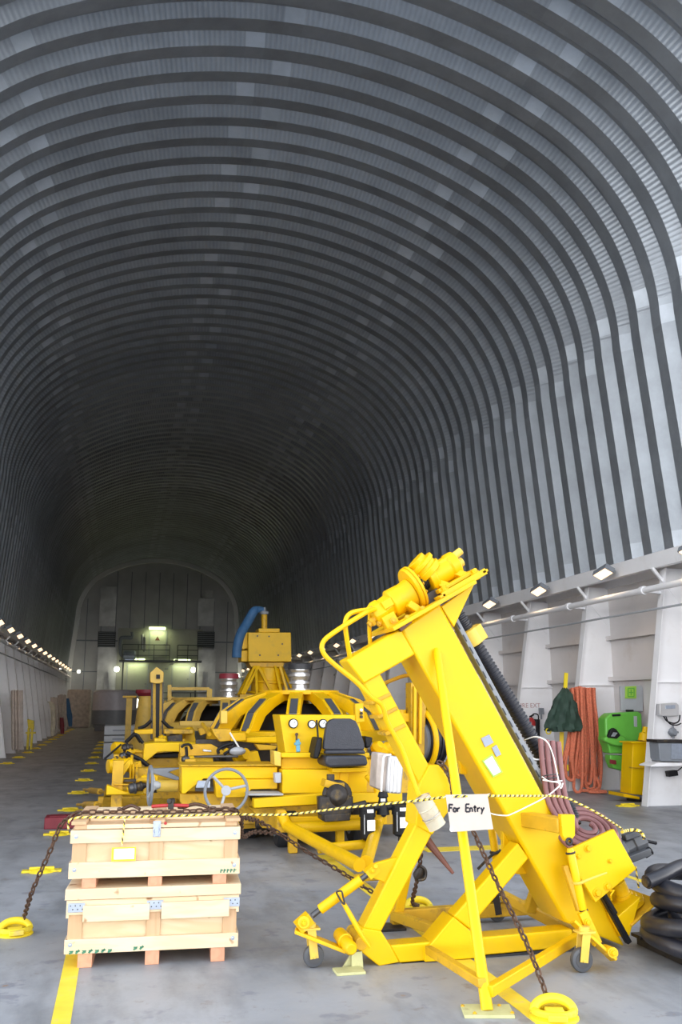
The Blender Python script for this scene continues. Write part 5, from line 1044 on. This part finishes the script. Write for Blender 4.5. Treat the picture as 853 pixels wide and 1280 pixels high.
# fire extinguisher on the third frame
fe = thing('fire_extinguisher', at(667, 925, 16.45+2.66), 'small red fire extinguisher with black base hung on the third white frame', 'fire extinguisher')
YE = 19.12
a_, b_ = at(664.5, 924, YE), at(664.5, 897, YE)
x = MB(); x.lathe(a_, b_, [(0, .07), (.03, .095), (.8, .095), (.95, .05), (1, .035)], 20); o = obj('cylinder', x, 'red', fe, 0)
x = MB(); x.lathe(a_.lerp(b_, .4), a_.lerp(b_, .62), [(0, .097), (1, .097)], 20); obj('label_band', x, 'whitetape', o, 0)
x = MB(); x.cyl(at(671, 926, YE), at(671, 899, YE), .075, n=16); obj('holder', x, 'black', fe, .01)
x = MB(); x.tube([b_, b_+V((.05, -.02, .08)), b_+V((.16, -.02, .05)), at(673, 905, YE-.1)], .014, 8, 4); x.bar(b_+V((-.04, 0, .02)), b_+V((.06, 0, .06)), .03, .03); obj('handle', x, 'black', fe, 0)
M['faintred'] = mat('faded_red_lettering', (.50, .32, .32), .6)
cu_ = bpy.data.curves.new('t', 'FONT'); cu_.body = 'FIRE EXT'; cu_.size = .14; cu_.extrude = .001; cu_.align_x = 'CENTER'
to = bpy.data.objects.new('t', cu_); COL.objects.link(to); bpy.context.view_layer.update()
me = bpy.data.meshes.new_from_object(to); bpy.data.objects.remove(to)
sl = bpy.data.objects.new('stencil_lettering', me); COL.objects.link(sl); me.materials.clear(); me.materials.append(M['faintred']); sl.location = at(662, 884.5, FRAME_R[3]-.008); sl.rotation_euler = (PI/2, 0, 0)
tag(sl, 'faded red stencilled words on the white frame above the fire extinguisher', 'lettering')
x = MB(); x.box(at(677, 889, YE), (.10, .08, .14)); x.cyl(at(677, 893, YE), at(677, 899, YE), .02); tag(obj('switch_box', x, 'midgrey', None, .006), 'tiny dark grey switch box on the white frame right of the extinguisher', 'switch box')
# dark green bag hanging
YG = 16.1
def cloth(name, outline, Y, depth, m, label, cat, folds=9, seed=3):
    # outline: list of (left, right, py) rows
    rnd = random.Random(seed); nu = 40; rows = catmull([V((l, r, y)) for l, r, y in outline], 4); vs = []; fs = []
    for i, r in enumerate(rows):
        L0 = at(r.x, r.z, Y); R0 = at(r.y, r.z, Y); c = (L0+R0)/2; hw = (R0-L0).length/2
        for k in range(nu):
            a = 2*PI*k/nu; fo = 1+.13*math.sin(folds*a+i*.35)+.07*math.sin(round(folds*2.3)*a+1.3*i*.4)+.05*math.sin(3*a+i*.9)
            vs.append(c+V((math.cos(a)*hw*fo, math.sin(a)*depth*fo*min(1, hw*4), .012*math.sin(5*a+i))))
    n = len(rows)
    for i in range(n-1):
        for k in range(nu): fs.append((i*nu+k, i*nu+(k+1) % nu, (i+1)*nu+(k+1) % nu, (i+1)*nu+k))
    fs += [tuple(range(nu)), tuple(range((n-1)*nu, n*nu))]
    b = MB(); b.add(vs, fs); return tag(obj(name, b, m, None, 0), label, cat)
cloth('hanging_bag', [(704, 709, 860), (698, 714, 868), (693, 719, 880), (688, 722, 893), (684, 726, 905), (685, 726, 912), (690, 724, 914)], YG, .16, 'greendark', 'dark green crumpled bag hanging on the wall in front of the orange rope', 'bag')
x = MB(); x.box(at(707.5, 851, YG), (.075, .02, .30), Matrix.Rotation(.12, 3, 'Y')); x.ring(at(686, 914, YG), (0, 1, 0), .05, .012, 14, 6); tag(obj('yellow_strap', x, 'cleat', None, 0), 'short yellow strap hanging above the dark green bag', 'strap')
# orange rope: many hanging strands looped over a peg
for i in range(11):
    rnd = random.Random(40+i); x0 = 714+2.7*i+rnd.uniform(-1, 1); x1 = 703+4.3*i+rnd.uniform(-4, 4); yb_ = 985+rnd.uniform(-20, 3); Yr = 16.32+rnd.uniform(-.16, .16)
    if i == 0: x1, yb_ = 706, 940
    P = [at(x0, 858+abs(i-4)*.7, Yr), at(x0+rnd.uniform(-1, 2), 880, Yr-.05), at((x0+x1)/2+2, 915, Yr-.08), at(x1, 950, Yr-.08), at(x1+rnd.uniform(-3, 3), yb_, Yr-.06), at(x1+6+rnd.uniform(0, 4), yb_+2, Yr-.1), at(x1+8, 950, Yr-.14), at((x0+x1)/2+6, 915, Yr-.16), at(x0+3, 880, Yr-.14), at(x0+2, 860, Yr-.08)]
    x = MB(); x.tube(P, .030, 8, 6); o = obj('orange_rope_loop', x, 'rope', None, 0); tag(o, 'thick orange rope loop hanging in a bundle on the right wall beside the green station', 'rope', 'orange rope loops on the right wall')
x = MB(); x.tube([at(742, 965, 16.2), at(750, 984, 16.0), V((6.02, 15.95, .04)), V((6.3, 15.85, .04)), V((6.15, 16.02, .04)), V((5.95, 16.1, .05))], .030, 8, 6); tag(obj('orange_rope_tail', x, 'rope', None, 0), 'loose end of the orange rope lying on the floor', 'rope')
x = MB(); x.cyl(at(727, 862, 16.2), at(727, 862, 16.6), .04); o = tag(obj('rope_peg', x, 'white', None, 0), 'white wall peg carrying the orange rope bundle', 'peg')
for k in range(4): x = MB(); x.tube([at(704.5-k*1.2, 915, 16.25), at(703.5-k*1.3, 945, 16.25), at(703-k*1.5, 968, 16.25)], .015, 8, 4); tag(obj('yellow_lanyard', x, 'ropeyellow', None, 0), 'thin yellow lanyard hanging below the dark green bag', 'lanyard', 'yellow lanyards under the green bag')
x = MB(); x.box(at(704, 960, 16.2), (.22, .05, .12)); tag(obj('yellow_buckle', x, 'cleat', None, .01), 'yellow buckle on the lanyards below the dark green bag', 'buckle')
# eye wash station
YS = 15.2
ey = thing('eyewash_station', at(780, 960, YS), 'bright green plastic eyewash station on the wall between the orange rope and yellow bin', 'eyewash station')
k6 = sc((760, 830), 6.742)
def e_(name, pts, Y, t, m, bev=.02, par=None): return obj(name, MB().px(pts, Y, t), m, par or ey, bev, seg=3)
bd_ = e_('tank_body', k6([(0, 440), (30, 415), (260, 400), (290, 420), (300, 640), (200, 660), (205, 760), (20, 755), (10, 700), (-20, 640), (-15, 600), (-20, 460)]), YS, .28, 'green', .03)
e_('front_tray', k6([(-25, 620), (60, 590), (130, 600), (170, 640), (200, 700), (60, 690), (-25, 650)]), YS-.10, .2, 'green', .03)
e_('lower_body', k6([(20, 765), (200, 775), (205, 920), (50, 880), (25, 820)]), YS+.05, .2, 'green', .02)
for pts in ([(25, 805), (72, 812), (75, 848), (25, 840)], [(160, 820), (205, 820), (205, 860), (160, 858)]): e_('red_clip', k6(pts), YS+.02, .04, 'maroon', .004)
e_('nozzle_cover', k6([(5, 620), (25, 560), (50, 538), (75, 550), (110, 600), (80, 630)]), YS-.13, .08, 'black', .01); e_('mirror', k6([(30, 610), (50, 575), (85, 580), (60, 612)]), YS-.14, .03, 'zinc', .002)
e_('handle', k6([(40, 425), (110, 420), (110, 438), (45, 442)]), YS-.02, .04, 'black', .004, bd_); e_('vent_label', k6([(222, 438), (248, 440), (250, 530), (225, 528)]), YS-.012, .02, 'grey', .002, bd_); e_('filler_cap', k6([(175, 385), (220, 385), (222, 402), (175, 402)]), YS+.1, .1, 'black', .005, bd_)
x = MB(); x.tube([at(*p, YS+.05) for p in k6([(130, 880), (125, 910), (150, 940), (145, 980)])], .02, 8, 4); obj('drain_tube', x, 'whitetape', ey, 0)
gp = thing('notice_board', at(790, 888, 15.5), 'plain grey board with a lime green square label above the eyewash station', 'board')
obj('board', MB().px(k6([(108, 185), (280, 178), (300, 200), (300, 400), (115, 395)]), 15.5, .06), 'grey', gp, .01)
obj('lime_label', MB().px(k6([(150, 190), (242, 185), (242, 290), (150, 290)]), 15.48, .015), 'lime', gp, 0)
lb_ = MB()
for (a_, b_) in (((170, 205), (225, 205)), ((170, 275), (225, 275)), ((172, 208), (172, 272)), ((223, 208), (223, 272)), ((198, 215), (198, 265)), ((180, 240), (215, 240))): aa, bb_ = k6([a_, b_]); lb_.bar(at(*aa, 15.475), at(*bb_, 15.475), .02, .004)
obj('label_symbol', lb_, 'green', gp, 0)
# yellow bin / trolley
yb = thing('yellow_cabinet', at(800, 1000, 14.65), 'tall narrow yellow cabinet standing on the floor against the nearest white frame', 'cabinet'); yb.location.z = 0
obj('cabinet_body', MB().px(k6([(215, 665), (345, 665), (330, 1110), (195, 1095)]), 14.5, .35), 'yellow_clean', yb, .008)
obj('cabinet_top', MB().px(k6([(205, 655), (350, 655), (350, 668), (205, 668)]), 14.45, .42), 'yellow_clean', yb, .004)
obj('shelf_rib', MB().px(k6([(205, 868), (330, 872), (330, 880), (205, 880)]), 14.47, .1), 'yellow_worn', yb, .002)
obj('cabinet_foot', MB().px(k6([(135, 1090), (270, 1120), (270, 1142), (135, 1120)]), 14.4, .5), 'yellow', yb, .004)
x = MB(); p0, p1 = k6([(310, 650), (322, 530)]); x.lathe(at(*p0, 14.6), at(*p1, 14.6), [(0, .11), (.5, .10), (.6, .06), (1, .05)], 14); obj('yellow_jug', x, 'yellow_clean', yb, 0)
p_ = at(800, 1000, 14.5); x = MB(); x.box((p_.x+.06, 14.62, .02), (.30, .30, .04)); obj('base_pad', x, 'greasy', yb, 0)
# boxes on the nearest frame
YN = 13.80
bx = thing('junction_box', at(838, 890, YN), 'grey metal junction box with black cables on the nearest white frame', 'junction box')
obj('box', MB().px(k6([(440, 335), (580, 325), (600, 345), (600, 435), (470, 440), (440, 430)]), YN-.10, .12), 'alu', bx, .006); obj('box_window', MB().px(k6([(490, 350), (570, 345), (570, 375), (490, 378)]), YN-.108, .01), 'zinc', bx, 0)
x = MB(); x.tube([at(*p, YN-.06) for p in k6([(470, 435), (500, 480), (560, 500), (600, 480), (610, 430)])], .012, 8, 5); x.tube([at(*p, YN-.06) for p in k6([(490, 440), (520, 500), (580, 515), (620, 500)])], .010, 8, 5); obj('cable', x, 'black', bx, 0)
x = MB(); p0, = k6([(545, 575)]); c = at(*p0, YN); x.lathe(c, c-V((0, .08, 0)), [(0, .075), (.5, .07), (1, .04)], 14); x.cyl(c+V((-.09, -.03, 0)), c+V((.09, -.03, 0)), .018); x.cyl(c+V((0, -.03, -.1)), c+V((0, -.03, .12)), .018); tag(obj('call_button', x, 'midgrey', None, 0), 'small round dark socket between the junction box and the shelf box', 'socket')
sb = thing('shelf_box', at(840, 950, YN), 'blue-grey steel box standing on the small white shelf of the nearest frame', 'box')
obj('box_body', MB().px(k6([(430, 665), (700, 665), (700, 825), (455, 820), (440, 800)]), YN-.30, .28), 'midgrey', sb, .01); obj('box_lid', MB().px(k6([(415, 638), (700, 640), (700, 662), (420, 662)]), YN-.33, .32), 'greasy', sb, .005); obj('front_panel', MB().px(k6([(540, 672), (700, 672), (700, 800), (540, 800)]), YN-.31, .01), 'zinc', sb, 0)
x = MB(); x.px(k6([(365, 855), (430, 830), (700, 835), (700, 858), (365, 866)]), YN-.34, .34); o = tag(obj('wall_shelf', x, 'white', None, .004), 'small white steel shelf on the nearest frame', 'shelf')
x = MB(); x.px(k6([(510, 905), (590, 895), (598, 940), (520, 952)]), YN-.1, .1); x.tube([at(*p, YN-.05) for p in k6([(590, 900), (615, 880), (640, 862)])], .01, 6, 3); tag(obj('cable_socket', x, 'black', None, .01), 'black cable socket under the small white shelf', 'socket')
# stub pipes in the recesses
for (x0, y0, Y) in ((765, 778, 16.4), (772, 822, 16.5)): pass
# ---- left wall kit
def hang_rope(n, x0, x1, yt, yb_, Y, r, m, name, label, grp):
    for i in range(n):
        rnd = random.Random(i+int(x0)); xa = x0+(x1-x0)*i/(n-1); Y = Y+rnd.uniform(-.25, .25); xa += rnd.uniform(-.8, .8); P = [at(xa, yt+rnd.uniform(0, 2), Y), at(xa+.6, (yt+yb_)/2, Y-.1), at(xa+.8, yb_-rnd.uniform(0, 8), Y-.1), at(xa+1.8, yb_-rnd.uniform(0, 6), Y-.18), at(xa+1.6, (yt+yb_)/2, Y-.2), at(xa+1.2, yt+1, Y-.1)]
        b = MB(); b.tube(P, r, 6, 4); tag(obj(name, b, m, None, 0), label, 'rope', grp)
hang_rope(7, 14.5, 26, 862, 936, 31.9, .036, 'beige', 'grey_rope_loop', 'grey-brown rope loop in the long bundle hanging on the nearest stretch of the left wall', 'grey rope bundle on the left wall')
hang_rope(4, 64, 69, 871, 918, 46, .045, 'beige', 'brown_rope_loop', 'brownish rope loop hanging further along the left wall', 'brown rope bundle on the left wall')
hang_rope(4, 73, 80, 868, 912, 54, .05, 'beige', 'dark_rope_loop', 'brownish rope loop hanging far along the left wall beside the blue cloth', 'far rope bundle on the left wall')
cloth('blue_cloth', [(83, 86, 873), (83, 88, 884), (84, 90, 895), (86, 90, 908)], 58, .2, 'blue', 'dark blue cloth hanging at the far end of the left wall', 'cloth', 6)
cloth('cream_sail', [(59, 63, 877), (62, 68, 881), (64, 69, 895), (64, 68, 915), (64, 67, 920)], 44.5, .15, 'can', 'cream coloured curved sleeve hanging on the left wall between rope bundles', 'sleeve', 5)
cloth('maroon_sack', [(75, 79, 897), (75, 80, 907), (76, 80, 917)], 53, .2, 'maroon', 'dark red sack at the foot of the left wall', 'sack', 5)
ys_ = thing('yellow_stand', at(38, 935, 36), 'tall yellow steel stand against the left wall past the grey rope bundle', 'stand'); ys_.location.z = 0
pA = at(38, 932, 36)
obj('stand_top', MB().px([(34, 899), (42, 901), (42, 912), (35, 910)], 36, .3), 'cleat', ys_, .01)
for x0 in (36, 40.5): b = MB(); a_ = at(x0, 910, 36.1); b.bar(a_, V((a_.x, 36.1, 0)), .08, .08); obj('leg', b, 'cleat', ys_, .005)
b = MB(); b.box(at(38.5, 916, 36.1), (.35, .1, .06)); obj('rung', b, 'cleat', ys_, .004)

# ================================================================ END WALL
YW = 69.8
def W_(name, x0, y0, x1, y1, t, m, label=None, cat=None, kind=None, grp=None):
    a_ = at(x0, y0, YW); b_ = at(x1, y1, YW); b = MB(); b.box2((a_.x, YW-t, b_.z), (b_.x, YW, a_.z)); o = obj(name, b, m, None, .01)
    if kind: o['kind'] = kind
    else: tag(o, label, cat, grp)
    return o
W_('trim_%d' % tn2, 148, 785, 250, 904, .06, 'endpanel', kind='structure'); tn2 += 1
def W_S(x0, y0, x1, y1, t, m):
    global tn2
    W_('trim_%d' % tn2, x0, y0, x1, y1, t, m, kind='structure'); tn2 += 1
M['silver'] = mat('silver_panel', (.58, .58, .58), .4, .1, var=.25, vscale=1.2)
M['louvre'] = mat('dark_louvre', (.05, .055, .06), .5)
W_S(126, 733, 144, 783, .10, 'silver'); W_S(248, 748, 267, 783, .10, 'silver'); W_S(257, 738, 266, 748, .10, 'silver'); W_S(123, 809, 143, 880, .12, 'silver'); W_S(248, 812, 268, 880, .12, 'silver')
for i, (x0, x1) in enumerate(((123, 144), (247, 268))):
    t = thing('louvre_vent', at((x0+x1)/2, 808, YW), ['left', 'right'][i]+' dark louvred vent high on the end wall', 'vent', 'louvred vents on the end wall')
    a_, b_ = at(x0, 789.5, YW), at(x1, 809.5, YW); b = MB(); b.box2((a_.x, YW-.1, b_.z), (b_.x, YW, a_.z)); obj('frame', b, 'louvre', t, .01)
    for k in range(8): z = b_.z+(a_.z-b_.z)*(k+.5)/8; b = MB(); b.box(((a_.x+b_.x)/2, YW-.13, z), (b_.x-a_.x-.08, .08, .03), Matrix.Rotation(.6, 3, 'X')); obj('slat', b, 'midgrey', t, 0)
def wdoor(n, x0, y0, x1, y1, lab):
    a_, b_ = at(x0, y0, YW), at(x1, y1, YW); b = MB(); b.box2((a_.x-.08, YW-.10, b_.z), (b_.x+.08, YW-.05, a_.z+.08)); o = obj('door_%d' % n, b, 'grey', None, .01); o['kind'] = 'structure'
    b = MB(); b.box2((a_.x, YW-.14, b_.z+.03), (b_.x, YW-.10, a_.z)); obj('door_leaf', b, 'endpanel', o, .01); b = MB(); b.box((b_.x-.12, YW-.17, (a_.z+b_.z)/2), (.1, .06, .06)); obj('door_handle', b, 'midgrey', o, 0)
wdoor(1, 188, 790, 207, 822, ''); wdoor(2, 160, 832, 183, 878, ''); wdoor(3, 216, 834, 236, 864, '')
M['platform'] = mat('grey_gallery_steel', (.12, .125, .13), .5, .3)
gl = thing('gallery_platform', at(200, 826, YW-1.0), 'dark steel gallery with railings across the end wall below the upper door', 'platform')
a_, b_ = at(149, 825, 68.9), at(252, 825, 68.9); b = MB(); b.box2((a_.x, 68.6, a_.z-.14), (b_.x, 69.78, a_.z)); obj('deck', b, 'platform', gl, 0); zg = a_.z; xl, xr = a_.x, b_.x
gap0, gap1 = at(212, 820, 68.6).x, at(222, 820, 68.6).x
for (u0, u1) in ((xl+.2, gap0), (gap1, xr-.3)):
    b = MB()
    for z in (.35, .75, 1.12): b.cyl((u0, 68.65, zg+z), (u1, 68.65, zg+z), .028, n=6)
    n_ = max(2, int((u1-u0)/1.1))
    for i in range(n_+1): xx = u0+(u1-u0)*i/n_; b.cyl((xx, 68.65, zg), (xx, 68.65, zg+1.12), .028, n=6)
    obj('railing', b, 'platform', gl, 0)
for xx in (xl+.3, xr-.4): b = MB(); b.bar((xx, 68.8, 0), (xx, 68.8, zg-.1), .1, .1); obj('post', b, 'platform', gl, 0)
b = MB()
for yy in (68.5, 67.6): b.bar(V((gap1-.1, yy, zg)), V((gap0-2.6, yy, 1.9)), .05, .22)
for i in range(10): t = i/9; p = V((gap1-.1, 68.05, zg)).lerp(V((gap0-2.6, 68.05, 1.9)), t); b.box(p, (.24, .85, .04))
obj('stair_flight', b, 'grey', gl, 0)
b = MB()
for z in (1.0, 1.5, 2.0, 2.4): b.cyl((xl-1.5, 67.4, z), (xr+.5, 67.4, z), .03, n=6)
for i in range(7): xx = xl-1.5+(xr-xl+2.0)*i/6; b.cyl((xx, 67.4, 0), (xx, 67.4, 2.4), .035, n=6)
tag(obj('lower_railing', b, 'platform', None, 0), 'grey pipe railing standing in front of the end wall doors', 'railing')
# buttress plates at both sides
for i, (pts) in enumerate((([(133, 905), (133, 842), (155, 905)]), ([(257, 905), (257, 842), (234, 905)]))):
    b = MB(); b.px(pts, 68.4, .15); b.px([(pts[0][0]-3, 905), (pts[1][0]-3, 840), (pts[1][0]+3, 840), (pts[0][0]+3, 905)], 68.4, .3); tag(obj('buttress', b, 'silver', None, 0), ['left', 'right'][i]+' pale triangular buttress at the foot of the end wall', 'buttress', 'buttresses at the end wall')
# pipework on the upper left
pw = MB(); pw.tube([at(165, 797, 69.5), at(153, 797, 69.5), at(151, 800, 69.5), at(151, 816, 69.5), at(155, 821, 69.5)], .14, 10, 3); pw.tube([at(156, 797, 69.5), at(165, 797, 69.5), at(165, 790, 69.5)], .12, 8, 3); tag(obj('duct_pipe', pw, 'midgrey', None, 0), 'thick grey bent pipe on the end wall left of the upper door', 'pipe')
b = MB(); p = at(162, 818, 68.9); b.lathe(V((p.x-.45, 69, zg+.35)), V((p.x+.45, 69, zg+.35)), [(0, .25), (.1, .35), (.9, .35), (1, .25)], 16); b.box((p.x, 69, zg+.08), (.7, .4, .16)); tag(obj('gallery_motor', b, 'zinc', None, .01), 'blue-grey motor standing on the gallery left of the upper door', 'motor')
for (x0, y0, y1) in ((178, 793, 812), (181, 796, 815)): b = MB(); b.cyl(at(x0, y0, 69.5), at(x0, y1, 69.5), .10, n=10); tag(obj('gas_bottle', b, 'steel', None, .01), ['narrow steel bottle nearest the duct beside the upper door', 'narrow steel bottle nearest the upper door'][int(x0 == 181)], 'bottle')
# lit fittings
def strip(x0, y0, x1, y1, lab, pw_):
    a_, b_ = at(x0, y0, 69.3), at(x1, y1, 69.3); t = thing('strip_light', (a_+b_)/2, lab, 'strip light', 'strip lights on the end wall')
    b = MB(); b.box(((a_.x+b_.x)/2, 69.45, a_.z+.02), (b_.x-a_.x, .3, .06)); obj('fitting', b, 'grey', t, .01)
    b = MB(); b.box(((a_.x+b_.x)/2, 69.3, (a_.z+b_.z)/2-.02), (b_.x-a_.x-.06, .22, abs(a_.z-b_.z))); obj('diffuser', b, 'lampcool', t, .02)
    ld = bpy.data.lights.new('strip', 'AREA'); ld.shape = 'RECTANGLE'; ld.size = b_.x-a_.x; ld.size_y = .2; ld.energy = pw_; ld.color = (.88, 1, .50); lo_ = bpy.data.objects.new('strip', ld); COL.objects.link(lo_); lo_.location = ((a_.x+b_.x)/2, 69.25, b_.z-.12); lo_.rotation_euler = V((0, .35, -1)).to_track_quat('-Z', 'Y').to_euler()
strip(186, 783.5, 207.5, 787, 'lit strip light above the upper door of the end wall', STRIPW); strip(159, 822.8, 181.5, 826.5, 'left lit strip light below the gallery', STRIPW); strip(217, 824, 238.5, 827.8, 'right lit strip light below the gallery', STRIPW)
def rlamp(x0, y0, r, lab, Y=69.2, e=ROUNDW, m='lampwhite'):
    p = at(x0, y0, Y); t = thing('round_lamp', p, lab, 'lamp'); b = MB(); b.sphere(p, r, 16); obj('globe', b, m, t, 0); b = MB(); b.cyl(p+V((0, .02, 0)), V((p.x, 69.88, p.z)), r*.35) if Y > 68 else b.cyl((p.x, p.y+.05, 0), p+V((0, .05, 0)), r*.3); obj('lamp_base', b, 'grey', t, 0)
    ld = bpy.data.lights.new('lamp', 'POINT'); ld.energy = e; ld.color = (1, .95, .75); ld.shadow_soft_size = .2; lo_ = bpy.data.objects.new('lamp', ld); COL.objects.link(lo_); lo_.location = p-V((0, r+.12, 0))
rlamp(146, 836.5, .20, 'bright round lamp left of the lower doors of the end wall'); rlamp(242, 837.5, .20, 'bright round lamp right of the lower doors of the end wall')
rlamp(98.5, 839.5, .13, 'round lamp in the far left corner at ledge height', 69.0); rlamp(297, 844, .15, 'round lamp in the far right corner at ledge height', 69.0)
rlamp(169, 879, .35, 'lamp glowing low behind the machinery near the end wall', 66.5, ROUNDW*1.5)
b = MB(); p = at(197, 798, YW-.16); b.prism([p+V((-.18, -.001, -.15)), p+V((.18, -.001, -.15)), p+V((0, -.001, .17))], (0, .012, 0)); so_ = obj('warning_triangle', b, 'rustbrown', None, 0); tag(so_, 'small dark warning triangle on the upper door', 'sign')
